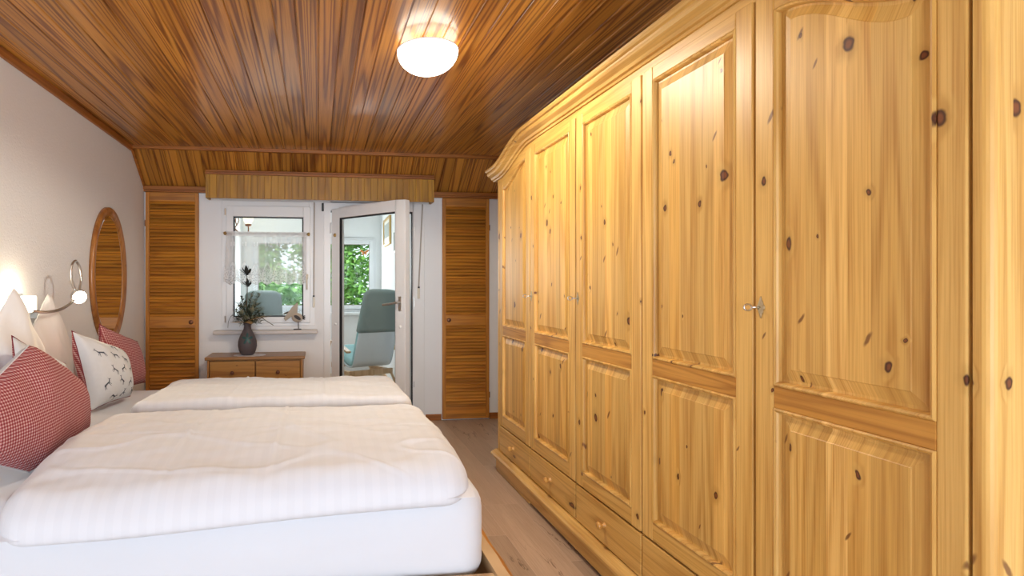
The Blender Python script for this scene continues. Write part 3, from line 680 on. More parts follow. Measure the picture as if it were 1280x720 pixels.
def panel_mesh(ya, yb, zb, top):
    """raised field with a bead; ya<yb, top(y) is the upper edge"""
    N = 18
    def ring(ins, x):
        a, b = ya + ins, yb - ins
        pts = [(x, a, zb + ins), (x, b, zb + ins)]
        for i in range(N + 1):
            q = b + (a - b) * i / N
            y = yb + (ya - yb) * i / N
            pts.append((x, q, top(y) - ins))
        return pts
    seq = [(-0.001, R + 0.010), (0.0, R - 0.001), (0.004, R - 0.0035), (0.009, R - 0.001), (0.0115, R + 0.004), (0.013, R + 0.0115), (0.020, R + 0.0115), (0.046, R + 0.0045), (0.048, R + 0.0030)]
    m = MB(); m.loops([ring(a, b) for a, b in seq], True, False, True)
    return m
SW = 0.060
for k in range(5):
    yb, ya = DB[k] - 0.005, DB[k + 1] + 0.005             # yb far edge, ya near edge
    arched = k in (0, 4)
    pa, pb = ya + SW, yb - SW
    if k == 4: pa = ya + 0.050
    def ptop(y, k=k, pa=pa, pb=pb):
        if k == 0: return 1.918 - 0.105 * sstep((y - pa) / (pb - pa))
        if k == 4: return 1.905 - 0.125 * sstep((pb - y) / (pb - pa))
        return 1.916
    def dtop(y): return Z_DT - drop(y) - 0.002
    d = empty('door', (0, 0, 0)); d.parent = wr
    d.location = Vector((R, (ya + yb) / 2, Z_DB)) - Vector(wr.location)
    mb = MB()
    mb.mi = 0
    def stile(a, b):
        n = 8
        mb.loops([[(R, a + (b - a) * i / n, Z_DB), (R, a + (b - a) * i / n, dtop(a + (b - a) * i / n)), (R + 0.019, a + (b - a) * i / n, dtop(a + (b - a) * i / n)), (R + 0.019, a + (b - a) * i / n, Z_DB)] for i in range(n + 1)], True, True, True)
    stile(ya, pa); stile(pb, yb)
    mb.mi = 1
    mb.box(R + 0.0006, R + 0.019, pa, pb, Z_DB, 0.375)
    n = 20
    mb.loops([[(R + 0.0006, y, ptop(y)), (R + 0.0006, y, dtop(y)), (R + 0.019, y, dtop(y)), (R + 0.019, y, ptop(y))] for y in [pa + (pb - pa) * i / n for i in range(n + 1)]], True, True, True)
    mb.build('door_frame', [M['pine_stile'], M['pine_h']], d, bevel=0.003)
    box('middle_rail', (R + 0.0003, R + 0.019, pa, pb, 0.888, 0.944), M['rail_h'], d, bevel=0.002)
    panel_mesh(pa, pb, 0.944, ptop).build('upper_panel', M['pine_v'], d)
    panel_mesh(pa, pb, 0.375, lambda y: 0.888).build('lower_panel', M['pine_v'], d)
    if k in (1, 2, 4):
        ky, kz = yb - 0.020, 1.143
        m = MB(); out = []
        nn = 40
        for i in range(nn):
            a = 2 * PI * i / nn
            rr = 1.0 + 0.16 * math.cos(4 * a) + 0.07 * math.cos(8 * a)
            out.append((0.0105 * rr * math.sin(a), 0.021 * rr * math.cos(a) * (1 + 0.15 * abs(math.cos(a)))))
        m.loops([[(R, ky + a, kz + b) for a, b in out], [(R - 0.0025, ky + a * 0.93, kz + b * 0.95) for a, b in out], [(R - 0.0045, ky + a * 0.5, kz + b * 0.6) for a, b in out]], True, False, True)
        m.build('lock_plate', M['oldbrass'], d, bevel=0.0005)
        m = MB(); m.tube([(R - 0.002, ky, kz), (R - 0.026, ky, kz)], 0.0028, 8)
        bow = [(R - 0.036 + 0.011 * math.cos(2 * PI * i / 16), ky + 0.003, kz + 0.0085 * math.sin(2 * PI * i / 16)) for i in range(17)]
        m.tube(bow, 0.0022, 6)
        m.build('key', M['metal'], d, smooth=True)
    # drawer under the door
    w_ = empty('drawer', (0, 0, 0)); w_.parent = wr
    w_.location = Vector((R, (ya + yb) / 2, Z_DR0)) - Vector(wr.location)
    box('drawer_front', (R, R + 0.019, ya, yb, Z_DR0, Z_DR1), M['pine_h'], w_, bevel=0.003)
    yc = (ya + yb) / 2
    MB().lathe([(0.0, -0.036), (0.008, -0.0355), (0.0135, -0.031), (0.0150, -0.025), (0.0125, -0.019), (0.0075, -0.014), (0.0070, -0.009), (0.0105, -0.004), (0.0115, 0.0)], (R, yc, 0.226), 'X', 24).build('knob', M['knob_w'], w_, smooth=True)

# ------------------------------------------------------------------ ceiling lamp
LX, LY = 0.487, 2.44
cl = empty('ceiling_lamp', (LX, LY, ZC), 'round frosted glass bowl lamp glowing on the boarded ceiling', 'lamp')
MB().lathe([(0.0, 0.0), (0.062, 0.0), (0.062, -0.030), (0.048, -0.040), (0.0, -0.040)], (LX, LY, ZC), 'Z', 32).build('ceiling_mount', M['white_pl'], cl, smooth=False)
prof = []
for i in range(15):
    a = PI / 2 * i / 14
    prof.append((0.137 * math.sin(a) ** 0.9, -0.132 + 0.100 * (1 - math.cos(a)) ** 1.0))
prof[0] = (0.0005, prof[0][1])
MB().lathe(prof, (LX, LY, ZC), 'Z', 48).build('glass_bowl', M['frost'], cl, smooth=True)
MB().lathe([(0.1375, -0.034), (0.1375, -0.028), (0.132, -0.028), (0.132, -0.034), (0.1375, -0.034)], (LX, LY, ZC), 'Z', 48).build('bowl_rim', M['white_pl'], cl, smooth=False)
lamp('ceiling_lamp_light', 'SPOT', (LX, LY, ZC - 0.062), (0, 0, 0), 100, (1.0, 0.92, 0.77), spot_size=math.radians(168), spot_blend=0.25, shadow_soft_size=0.05)
for a in (0.5, 2.6, 4.7):
    b = (LX + 0.070 * math.cos(a), LY + 0.070 * math.sin(a), ZC - 0.082)
    MB().lathe([(0.0, -0.020), (0.012, -0.016), (0.018, -0.004), (0.016, 0.008), (0.009, 0.020), (0.008, 0.034), (0.0, 0.036)], b, 'Z', 14).build('bulb', M['bulb'], cl, smooth=True)

# ------------------------------------------------------------------ bed: frame, two mattresses, two duvets
BX0, BX1, BY0, BY1 = -1.415, 0.575, 1.555, 3.475
bed = empty('bed_frame', ((BX0 + BX1) / 2, (BY0 + BY1) / 2, 0), 'low pale wooden double bed frame along the left wall', 'bed')
box('side_rail', (BX0 + 0.03, BX1 - 0.055, BY0, BY0 + 0.045, 0.13, 0.342), M['bed_wood'], bed, bevel=0.004)
box('side_rail', (BX0 + 0.03, BX1 - 0.055, BY1 - 0.045, BY1, 0.13, 0.342), M['bed_wood'], bed, bevel=0.004)
mb = MB(); n = 40; rg = []
for i in range(n + 1):
    y = BY0 - 0.03 + (BY1 - BY0 + 0.06) * i / n
    wv = 0.006 * noise.noise((y * 3.1, 1.7, 0)) + 0.003 * noise.noise((y * 11, 4.7, 0))
    rg.append([(BX1 - 0.055, y, 0.11), (BX1 - 0.055, y, 0.352), (BX1 - 0.016 + wv, y, 0.352), (BX1 + 0.004 + wv, y, 0.335), (BX1 + 0.004 + wv * 1.5, y, 0.11)])
mb.loops(rg, True, True, True)
ft = mb.build('foot_board', [M['bed_wood'], M['bed_edge']], bed)
for p_ in ft.data.polygons:
    cx_ = sum((ft.data.vertices[v].co.x + bed.location.x) for v in p_.vertices) / len(p_.vertices)
    if cx_ > BX1 - 0.012 and abs(p_.normal.y) < 0.5: p_.material_index = 1
box('head_board', (BX0 - 0.0, BX0 + 0.03, BY0 - 0.01, BY1 + 0.01, 0.11, 0.60), M['bed_wood'], bed, bevel=0.005)
for xx in (BX0 + 0.03, BX1 - 0.11):
    for yy in (BY0 + 0.046, BY1 - 0.106): box('leg', (xx, xx + 0.05, yy, yy + 0.06, 0.0, 0.25), M['bed_wood'], bed, bevel=0.004)
mb = MB()
for i in range(14):
    yy = BX0 + 0.08 + i * 0.133
    mb.box(yy, yy + 0.07, BY0 + 0.045, BY1 - 0.045, 0.262, 0.275)
mb.build('slat_base', M['bed_wood'], bed)

def softbox(x0, x1, y0, y1, z0, z1, r, nx, ny, nz, fn=None):
    """rounded box shell as six grids"""
    m = MB()
    cx, cy, cz = (x0 + x1) / 2, (y0 + y1) / 2, (z0 + z1) / 2
    hx, hy, hz = (x1 - x0) / 2, (y1 - y0) / 2, (z1 - z0) / 2
    def P(u, v, w_):
        q = Vector((u * hx, v * hy, w_ * hz))
        inn = Vector((max(-hx + r, min(hx - r, q.x)), max(-hy + r, min(hy - r, q.y)), max(-hz + r, min(hz - r, q.z))))
        d = q - inn
        if d.length > 1e-9: q = inn + d.normalized() * r
        q = q + Vector((cx, cy, cz))
        return fn(q, (u, v, w_)) if fn else q
    def sp(n, h):                      # denser near the ends
        xs = []
        e = min(r / h, 0.9)
        k = max(4, n // 5)
        for i in range(k): xs.append(-1 + e * i / k)
        nn = n - 2 * k
        for i in range(nn + 1): xs.append(-1 + e + (2 - 2 * e) * i / nn)
        for i in range(1, k + 1): xs.append(1 - e + e * i / k)
        return xs
    U, V, W = sp(nx, hx), sp(ny, hy), sp(nz, hz)
    for s_ in (-1, 1):
        m.loops([[P(u, v, s_) for u in U] for v in V], close=False)
        m.loops([[P(u, s_, w_) for u in U] for w_ in W], close=False)
        m.loops([[P(s_, v, w_) for v in V] for w_ in W], close=False)
    return m
def mattress_fn(seed):
    def fn(q, u):
        n = noise.noise((q.x * 3 + seed, q.y * 3, q.z * 5)) * 0.006 + noise.noise((q.x * 9 + seed, q.y * 9, q.z * 22)) * 0.0022
        side = max(0.0, 1 - abs(u[2]))
        return q + Vector((n * (1 if u[0] > 0 else -1) * side, n * (1 if u[1] > 0 else -1) * side - 0.0, n * 0.5 * (u[2] > 0)))
    return fn
MZ0, MZ1 = 0.276, 0.595
YM = 2.515
for nm, ya, yb, lab in (('mattress', BY0 + 0.062, YM - 0.006, 'mattress in white fitted sheet at the near side of the bed'), ('mattress', YM + 0.006, BY1 - 0.060, 'mattress in white fitted sheet at the far side of the bed')):
    m = softbox(BX0 + 0.04, BX1 - 0.066, ya, yb, MZ0, MZ1, 0.085, 60, 36, 24, mattress_fn(ya * 7))
    o = m.build(nm, M['sheet'], smooth=True, loc=(-0.4, (ya + yb) / 2, MZ0))
    tag(o, lab, 'mattress', 'mattresses')

def duvet(name, x0, x1, y0, y1, z0, h, r, creases_y, creases_x, seed, label, overhang=0.0, backdrop=0.0):
    nx, ny = 220, 170
    def half(top):
        rows = []
        for j in range(ny + 1):
            t = j / ny
            row = []
            for i in range(nx + 1):
                s = i / nx
                # ease towards the rim so that the rounded edge is well resolved
                s2 = s - 0.92 * math.sin(2 * PI * s) / (2 * PI); t2 = t - 0.92 * math.sin(2 * PI * t) / (2 * PI)
                x = x0 + (x1 - x0) * s2; y = y0 + (y1 - y0) * t2
                dx = min(x - x0, x1 - x); dy = min(y - y0, y1 - y)
                dd = min(dx, dy)
                # rounded plan corners
                q_ = 1.25 * r
                if dx < q_ and dy < q_: dd = max(0.0, q_ - math.hypot(q_ - dx, q_ - dy))
                e = math.sqrt(max(0.0, 1 - (1 - min(dd / r, 1.0)) ** 2))
                if top:
                    z = z0 + h * 0.42 + h * (0.58 - backdrop * t2) * e
                    w1 = noise.noise((x * 2.1 + seed, y * 2.6, 0.3)) * 0.011
                    w2 = noise.noise((x * 5 + seed, y * 9 + x * 4, 1.3)) * 0.0075
                    w3 = noise.noise((x * 14 + seed - y * 9, y * 16, 2.3)) * 0.0045
                    wr_ = abs(noise.noise((x * 3.2 + y * 5.5 + seed, y * 3.5 - x * 2.5, 5.3)))
                    w4 = 0.004 * max(0.0, 1 - wr_ * 9)
                    z += (w1 + w2 + w3 + w4) * e
                    for cx_ in creases_x:
                        xx = x - cx_ - 0.020 * noise.noise((y * 1.3 + cx_, seed, 0))
                        z += 0.0068 * math.exp(-(xx / 0.005) ** 2) * e - 0.002 * math.exp(-((xx - 0.012) / 0.014) ** 2) * e
                    for cy_ in creases_y:
                        yy = y - cy_ - 0.022 * noise.noise((x * 1.3 + cy_, seed + 3, 0))
                        z += 0.0068 * math.exp(-(yy / 0.005) ** 2) * e - 0.002 * math.exp(-((yy - 0.012) / 0.014) ** 2) * e
                    z += 0.012 * math.sin(PI * s) * math.sin(PI * t)
                else:
                    z = z0 + h * 0.42 - h * 0.42 * e
                    if y < y0 + overhang: z -= 0.0
                ws = 0.010 * noise.noise((x * 3.3 + seed, t * 0.7, 7.7)) * (1 if t < 0.5 else -1)
                we = 0.012 * noise.noise((y * 4.3 + seed, s * 0.7, 9.7))
                # sag over the mattress edge
                sag = overhang_fn(x, y, y0, overhang * 3.1)
                if not top: sag = sag * (1 - e) + overhang_fn(x, y, y0, overhang) * e
                row.append((x + we * (abs(s - 0.5) * 2) ** 3, y + ws * (abs(t - 0.5) * 2) ** 3, z - sag))
            rows.append(row)
        return rows
    m = MB(); m.loops(half(True), close=False); m.loops(half(False), close=False)
    o = m.build(name, M['duvet'], smooth=True, loc=((x0 + x1) / 2, (y0 + y1) / 2, z0))
    tag(o, label, 'duvet', 'folded duvets')
    return o
def overhang_fn(x, y, y0, ov):
    if ov <= 0: return 0.0
    t = max(0.0, 1 - (y - y0) / ov)
    return (0.10 - 0.055 * sstep((x + 0.8) / 1.2)) * t * t
duvet('duvet', -0.835, 0.440, 1.500, 2.425, 0.600, 0.130, 0.075, [1.93], [-0.42, -0.13], 3.3, 'striped white duvet folded on the near half of the bed', 0.17, 0.42)
duvet('duvet', -0.815, 0.430, 2.490, 3.330, 0.600, 0.095, 0.048, [2.93], [-0.40, 0.02], 11.9, 'white duvet folded on the far half of the bed, next to the chest', 0.0, 0.42)

# ------------------------------------------------------------------ pillows and cushions
def cushion_halves(corners, thick, org, adir, bdir, pw=0.42, n=36, seed=0.0, wr_amp=0.006, pinch=0.06, mid=None, fold=0.0):
    """corners BL BR TR TL in the (a, b) plane; returns two grids (front, back) and uv values"""
    adir, bdir = Vector(adir).normalized(), Vector(bdir).normalized()
    nd = adir.cross(bdir).normalized(); flat = []
    BL, BR, TR, TL = [Vector((c[0], c[1], 0)) for c in corners]
    if mid: BM, TM = [Vector((c[0], c[1], 0)) for c in mid]
    org = Vector(org)
    def grid(sgn):
        rows = []; flat.clear()
        for j in range(n + 1):
            row = []
            for i in range(n + 1):
                s, t = i / n * 2 - 1, j / n * 2 - 1
                # sides drawn in between the corners
                s_, t_ = s * (1 - pinch * (1 - t * t)), t * (1 - pinch * (1 - s * s))
                u, v = (s_ + 1) / 2, (t_ + 1) / 2
                if mid and u < 0.5: p = (BL * (1 - 2 * u) + BM * 2 * u) * (1 - v) + (TL * (1 - 2 * u) + TM * 2 * u) * v
                elif mid: p = (BM * (2 - 2 * u) + BR * (2 * u - 1)) * (1 - v) + (TM * (2 - 2 * u) + TR * (2 * u - 1)) * v
                else: p = BL * (1 - u) * (1 - v) + BR * u * (1 - v) + TR * u * v + TL * (1 - u) * v
                e = ((1 - s * s) * (1 - t * t)) ** pw
                w_ = thick * e; flat.append((p.x, p.y))
                nz = noise.noise((p.x * 7 + seed, p.y * 7, sgn * 3.0)) * wr_amp * 2 + noise.noise((p.x * 18 + seed + p.y * 9, p.y * 6, sgn * 5.0)) * wr_amp
                q = org + adir * p.x + bdir * p.y + nd * (sgn * w_ + nz * min(1, e * 2) - fold * abs(s_))
                row.append(tuple(q))
            rows.append(row)
        return rows
    return grid(1), grid(-1), nd, flat
def grid_part(name, rows, mat, parent, flat):
    m = MB(); m.loops(rows, close=False)
    o = m.build(name, mat, parent, smooth=True, fixn=False)
    me = o.data; n = len(rows) - 1
    uvl = me.uv_layers.new(name='weave')
    for lp in me.loops: uvl.data[lp.index].uv = flat[lp.vertex_index]
    return o
def cushion(name, corners, thick, org, adir, bdir, front, back, label, cat, group=None, deer=0, piping=True, **kw):
    g1, g2, nd, flat = cushion_halves(corners, thick, org, adir, bdir, **kw)
    t = empty(name, org, label, cat, group)
    fo = grid_part('front_cover', g1, front, t, flat); bo = grid_part('back_cover', g2, back, t, flat)
    n = len(g1) - 1
    rim = [g1[0][i] for i in range(n)] + [g1[j][n] for j in range(n)] + [g1[n][n - i] for i in range(n)] + [g1[n - j][0] for j in range(n)]
    if piping: MB().tube(rim + [rim[0]], 0.0022, 6).build('seam', back, t, smooth=True)
    if deer:
        m = MB(); rnd = random.Random(deer)
        # little leaping animals: body, legs, neck, drawn as small raised patches that lie on the cover
        shape = [((-1.0, 0.10), (0.55, 0.38)), ((0.45, 0.25), (0.95, 0.95)), ((0.85, 0.85), (1.30, 0.95)), ((-0.95, 0.12), (-1.35, -0.75)), ((-0.75, 0.10), (-0.95, -0.85)), ((0.35, 0.20), (0.85, -0.45)), ((0.20, 0.18), (0.50, -0.75)), ((0.92, 0.9), (0.75, 1.35))]
        wds = [0.44, 0.30, 0.24, 0.17, 0.17, 0.16, 0.16, 0.12]
        for r_ in range(5):
            for c_ in range(4):
                ci = (c_ + 0.5 + (0.25 if r_ % 2 else -0.25)) / 4 * n; cj = (r_ + 0.55) / 5 * n
                ci += rnd.uniform(-1, 1); cj += rnd.uniform(-1, 1); ang = rnd.uniform(-0.6, 0.6); fl = rnd.choice((-1, 1)); sz = 0.0200
                if not (3 < ci < n - 3 and 3 < cj < n - 3): continue
                def S(di, dj):
                    a = min(max(ci + di, 0), n - 0.001); b = min(max(cj + dj, 0), n - 0.001)
                    i0, j0 = int(a), int(b); fu, fv = a - i0, b - j0
                    p = [Vector(g1[j0 + y_][i0 + x_]) for y_ in (0, 1) for x_ in (0, 1)]
                    return (p[0] * (1 - fu) + p[1] * fu) * (1 - fv) + (p[2] * (1 - fu) + p[3] * fu) * fv + nd * 0.0012
                cell_a = math.hypot(corners[1][0] - corners[0][0], corners[1][1] - corners[0][1]) / n
                for (p0, p1), wd in zip(shape, wds):
                    (x0_, y0_), (x1_, y1_) = p0, p1
                    L = math.hypot(x1_ - x0_, y1_ - y0_); ux, uy = (y1_ - y0_) / L * wd / 2 * -1, (x1_ - x0_) / L * wd / 2
                    quad = []
                    for q_ in ((x0_ + ux, y0_ + uy), (x1_ + ux * .6, y1_ + uy * .6), (x1_ - ux * .6, y1_ - uy * .6), (x0_ - ux, y0_ - uy)):
                        X_, Y_ = q_[0] * fl, q_[1]
                        X2 = X_ * math.cos(ang) - Y_ * math.sin(ang); Y2 = X_ * math.sin(ang) + Y_ * math.cos(ang)
                        quad.append(S(X2 * sz / cell_a, Y2 * sz / cell_a))
                    m.add(quad, [(0, 1, 2, 3)])
        dp = m.build('deer_print', M['print'], t, fixn=False)
        bm = bmesh.new(); bm.from_mesh(fo.data); n0 = len(bm.faces); bm.from_mesh(dp.data); bm.faces.ensure_lookup_table()
        for f_ in bm.faces[n0:]: f_.material_index = 1
        bm.to_mesh(fo.data); bm.free(); fo.data.materials.append(M['print']); bpy.data.objects.remove(dp)
    return t
lean = lambda a: (-math.sin(a), 0, math.cos(a))
# white pillows propped against the wall; one corner of each pulled up into a point
cushion('pillow', [(-0.36, 0.0), (0.33, 0.0), (0.33, 0.20), (-0.36, 0.20)], 0.060, (-1.235, 2.50, 0.612), (0.0, 1, 0), lean(0.06), M['pillow'], M['pillow'], 'white pillow with a tall point under the wall lamp plate, behind the red checked cushion', 'pillow', 'propped white pillows', pw=0.72, seed=4, pinch=0.02, piping=False, wr_amp=0.010, mid=((0, 0), (0.0, 0.585)), fold=0.03)
cushion('pillow', [(-0.30, 0.0), (0.31, 0.0), (0.31, 0.22), (-0.30, 0.22)], 0.044, (-1.345, 3.02, 0.612), (0.0, 1, 0), lean(0.03), M['pillow'], M['pillow'], 'white pillow with a point just below the bent lamp head, behind the deer cushion', 'pillow', 'propped white pillows', pw=0.72, seed=9, pinch=0.02, piping=False, wr_amp=0.010, mid=((0, 0), (-0.02, 0.555)), fold=0.02)
cushion('cushion', [(-0.30, 0.13), (0.46, 0.02), (0.45, 0.205), (-0.30, 0.25)], 0.075, (-0.905, 1.92, 0.608), (0.0, 1, 0), lean(0.14), M['gingham'], M['linen'], 'red checked cushion in front, the largest, on the near half of the bed', 'cushion', 'cushions at the head of the bed', pw=0.46, seed=2, pinch=0.02, mid=((-0.05, 0.0), (0.065, 0.40)), fold=0.015)
cushion('cushion', [(-0.21, 0.0), (0.20, 0.0), (0.19, 0.24), (-0.17, 0.40)], 0.045, (-1.105, 2.45, 0.612), (0.05, 1, 0), lean(0.13), M['linen'], M['gingham'], 'mostly hidden deer print cushion behind the large red checked cushion', 'cushion', 'cushions at the head of the bed', deer=5, seed=6)
cushion('cushion', [(-0.15, 0.0), (0.20, 0.0), (0.20, 0.25), (-0.19, 0.385)], 0.092, (-1.03, 2.89, 0.612), (0.18, 0.98, 0), lean(0.16), M['linen'], M['gingham'], 'pale grey cushion printed with dark little deer, in full view', 'cushion', 'cushions at the head of the bed', deer=3, seed=8, pw=0.46)
cushion('cushion', [(-0.21, 0.0), (0.21, 0.0), (0.20, 0.25), (-0.15, 0.385)], 0.065, (-1.09, 3.32, 0.612), (0.20, 0.98, 0), lean(0.16), M['gingham'], M['gingham'], 'red checked cushion at the far end, below the oval mirror', 'cushion', 'cushions at the head of the bed', seed=10, pw=0.46)

# ------------------------------------------------------------------ oval mirror on the left wall
mz, my, ra, rb = 1.268, 4.015, 0.315, 0.470
mir = empty('wall_mirror', (XL, my, mz), 'oval mirror in a varnished wooden frame on the left wall', 'mirror')
mb = MB(); NN = 96
prof = [(0.0, 0.001), (0.0, 0.018), (-0.006, 0.026), (-0.018, 0.030), (-0.032, 0.029), (-0.045, 0.024), (-0.055, 0.018), (-0.060, 0.012), (-0.060, 0.001)]
mb.loops([[(XL + h_, my + (ra + d_) * math.cos(2 * PI * k / NN), mz + (rb + d_) * math.sin(2 * PI * k / NN)) for d_, h_ in prof] for k in range(NN)] + [[(XL + h_, my + (ra + d_), mz) for d_, h_ in prof]], True)
mb.build('mirror_frame', M['mirror_w'], mir, smooth=True)
mb = MB(); mb.loops([[(XL + h_, my + (ra - 0.058 + dd) * math.cos(2 * PI * k / NN), mz + (rb - 0.058 + dd) * math.sin(2 * PI * k / NN)) for k in range(NN)] for h_, dd in ((0.002, 0.0), (0.012, 0.0), (0.0135, -0.012))], True, False, True)
mb.build('mirror_glass', M['mirror'], mir)

# ------------------------------------------------------------------ reading lamp on the left wall
ly = 2.84
rl = empty('reading_lamp', (XL, ly, 1.09), 'steel wall reading lamp with a curled flexible arm and lit head', 'lamp')
box('wall_plate', (XL, XL + 0.012, ly - 0.055, ly + 0.055, 1.010, 1.160), M['metal'], rl, bevel=0.003)
box('lit_cube', (XL + 0.030, XL + 0.085, ly - 0.03, ly + 0.035, 1.075, 1.150), M['cubeglow'], rl, bevel=0.004)
box('cube_holder', (XL + 0.010, XL + 0.085, ly - 0.03, ly + 0.035, 1.040, 1.073), M['metal'], rl, bevel=0.003)
ctrl = [(-1.36, 2.84, 1.078), (-1.32, 2.90, 1.070), (-1.29, 2.98, 1.082), (-1.27, 3.06, 1.118), (-1.265, 3.125, 1.175), (-1.27, 3.16, 1.24), (-1.275, 3.155, 1.300), (-1.28, 3.12, 1.330), (-1.285, 3.085, 1.305), (-1.285, 3.08, 1.245), (-1.28, 3.10, 1.19), (-1.27, 3.115, 1.165)]
def catmull(P, n=8):
    P = [Vector(p) for p in P]; out = []
    for i in range(len(P) - 1):
        a, b, c, d = P[max(i - 1, 0)], P[i], P[i + 1], P[min(i + 2, len(P) - 1)]
        for k in range(n):
            t = k / n
            out.append(0.5 * ((2 * b) + (c - a) * t + (2 * a - 5 * b + 4 * c - d) * t * t + (3 * b - a - 3 * c + d) * t ** 3))
    out.append(P[-1]); return out
MB().tube(catmull(ctrl), 0.0075, 10).build('flexible_arm', M['metal'], rl, smooth=True)
hd = Vector((-1.26, 3.105, 1.145)); hx_ = Vector((0.62, -0.70, -0.35)).normalized()
u1 = hx_.cross(Vector((0, 0, 1))).normalized(); u2 = u1.cross(hx_).normalized()
def disc_rings(prof): return [[hd + hx_ * h_ + u1 * r_ * math.cos(2 * PI * k / 28) + u2 * r_ * math.sin(2 * PI * k / 28) for k in range(28)] for r_, h_ in prof]
MB().loops(disc_rings([(0.0005, -0.028), (0.022, -0.026), (0.034, -0.016), (0.038, 0.0), (0.038, 0.020), (0.035, 0.020), (0.034, 0.004), (0.0005, 0.004)])).build('lamp_head', M['metal'], rl, smooth=False)
MB().loops(disc_rings([(0.0345, 0.012), (0.030, 0.016), (0.0005, 0.018)])).build('lens', M['ledwarm'], rl, smooth=True)
lp = lamp('reading_lamp_light', 'SPOT', tuple(hd + hx_ * 0.03), (0, 0, 0), 6, (1, 0.82, 0.55), spot_size=1.9, spot_blend=0.6, shadow_soft_size=0.03)
lp.rotation_euler = hx_.to_track_quat('-Z', 'Y').to_euler()
lamp('reading_cube_light', 'POINT', (XL + 0.058, ly - 0.045, 1.165), (0, 0, 0), 0.9, (1, 0.85, 0.58), shadow_soft_size=0.03)

# ------------------------------------------------------------------ small chest under the window
CX0, CX1, CY0, CZ = -0.893, -0.108, 4.505, 0.632
ch = empty('drawer_chest', ((CX0 + CX1) / 2, (CY0 + YB) / 2, 0), 'low brown pine chest of drawers under the window', 'chest')
mb = MB(); mb.box(CX0 + 0.018, CX1 - 0.018, CY0 + 0.055, YB - 0.004, 0.05, CZ - 0.026)
mb.box(CX0 + 0.018, CX0 + 0.034, CY0 + 0.010, CY0 + 0.056, 0.05, CZ - 0.026); mb.box(CX1 - 0.034, CX1 - 0.018, CY0 + 0.010, CY0 + 0.056, 0.05, CZ - 0.026)
mb.build('carcass', M['chest_v'], ch, bevel=0.003)
box('top_board', (CX0, CX1, CY0, YB - 0.003, CZ - 0.026, CZ), [M['chest_top']], ch, bevel=0.007, seg=3)
box('plinth', (CX0 + 0.01, CX1 - 0.01, CY0 + 0.012, YB - 0.004, 0.0, 0.06), M['chest_h'], ch, bevel=0.003)
xm = (CX0 + CX1) / 2
for r_ in range(3):
    za, zb_ = 0.075 + r_ * 0.176, 0.075 + r_ * 0.176 + 0.168
    for xa, xb in ((CX0 + 0.039, xm - 0.004), (xm + 0.004, CX1 - 0.039)):
        dw = empty('drawer', (0, 0, 0)); dw.parent = ch; dw.location = Vector(((xa + xb) / 2, CY0, za)) - Vector(ch.location)
        box('drawer_front', (xa, xb, CY0 + 0.010, CY0 + 0.022, za, zb_), M['chest_h'], dw, bevel=0.002)
        box('drawer_box', (xa + 0.01, xb - 0.01, CY0 + 0.022, CY0 + 0.055, za + 0.01, zb_ - 0.02), M['chest_v'], dw)
        MB().lathe([(0.0, -0.026), (0.010, -0.025), (0.0155, -0.019), (0.0155, -0.014), (0.009, -0.008), (0.008, 0.0)], ((xa + xb) / 2, CY0 + 0.010, (za + zb_) / 2 - 0.004), 'Y', 22).build('knob', M['knob_d'], dw, smooth=True)

# doily, vase, dried flowers
VX, VY = -0.575, 4.62
mb = MB(); NN = 72
def dl(rf, h_): return [(VX + 0.02 + rf * (1 + 0.05 * abs(math.sin(9 * 2 * PI * k / NN / 2 * 2))) * 1.12 * math.cos(2 * PI * k / NN), VY - 0.01 + rf * 0.9 * (1 + 0.05 * abs(math.sin(9 * 2 * PI * k / NN))) * math.sin(2 * PI * k / NN), CZ + h_) for k in range(NN)]
mb.loops([dl(0.110, 0.0005), dl(0.112, 0.002), dl(0.10, 0.0028), dl(0.07, 0.0022), dl(0.002, 0.0022)], True, True, True)
tag(mb.build('doily', M['doily'], loc=(VX, VY, CZ)), 'small white crocheted doily under the dark vase', 'doily')
VB = CZ + 0.003
va = empty('vase', (VX, VY, VB), 'dark stoneware vase with a teal leaf motif on the chest', 'vase')
vp = [(0.0005, 0.0), (0.045, 0.0), (0.054, 0.008), (0.068, 0.035), (0.0765, 0.075), (0.0745, 0.110), (0.062, 0.150), (0.044, 0.185), (0.031, 0.212), (0.0275, 0.235), (0.031, 0.256), (0.036, 0.262), (0.030, 0.262), (0.022, 0.235), (0.022, 0.20)]
def vr(h):
    for (r0, h0_), (r1, h1_) in zip(vp, vp[1:]):
        if h0_ <= h <= h1_ and h1_ > h0_: return r0 + (r1 - r0) * (h - h0_) / (h1_ - h0_)
    return 0.03
MB().lathe(vp, (VX, VY, VB), 'Z', 48).build('vase_body', M['vase'], va, smooth=True)
mb = MB(); lf = []
for k in range(60):
    a = 2 * PI * k / 60; l_ = abs(math.cos(2.5 * (a - PI / 2))) ** 1.6
    lf.append((0.008 + 0.040 * l_, a))
def onv(r_, a_):
    h_ = 0.135 + r_ * math.sin(a_); off = r_ * math.cos(a_); rr = vr(h_) + 0.0012
    th_ = -PI / 2 + off / rr + 0.10
    return (VX + rr * math.cos(th_), VY + rr * math.sin(th_), VB + h_)
rings = [[onv(r_ * f_, a_) for r_, a_ in lf] for f_ in (1.0, 0.66, 0.33, 0.02)]
mb.loops(rings, True, False, True); mb.build('leaf_motif', M['teal'], va, fixn=False)

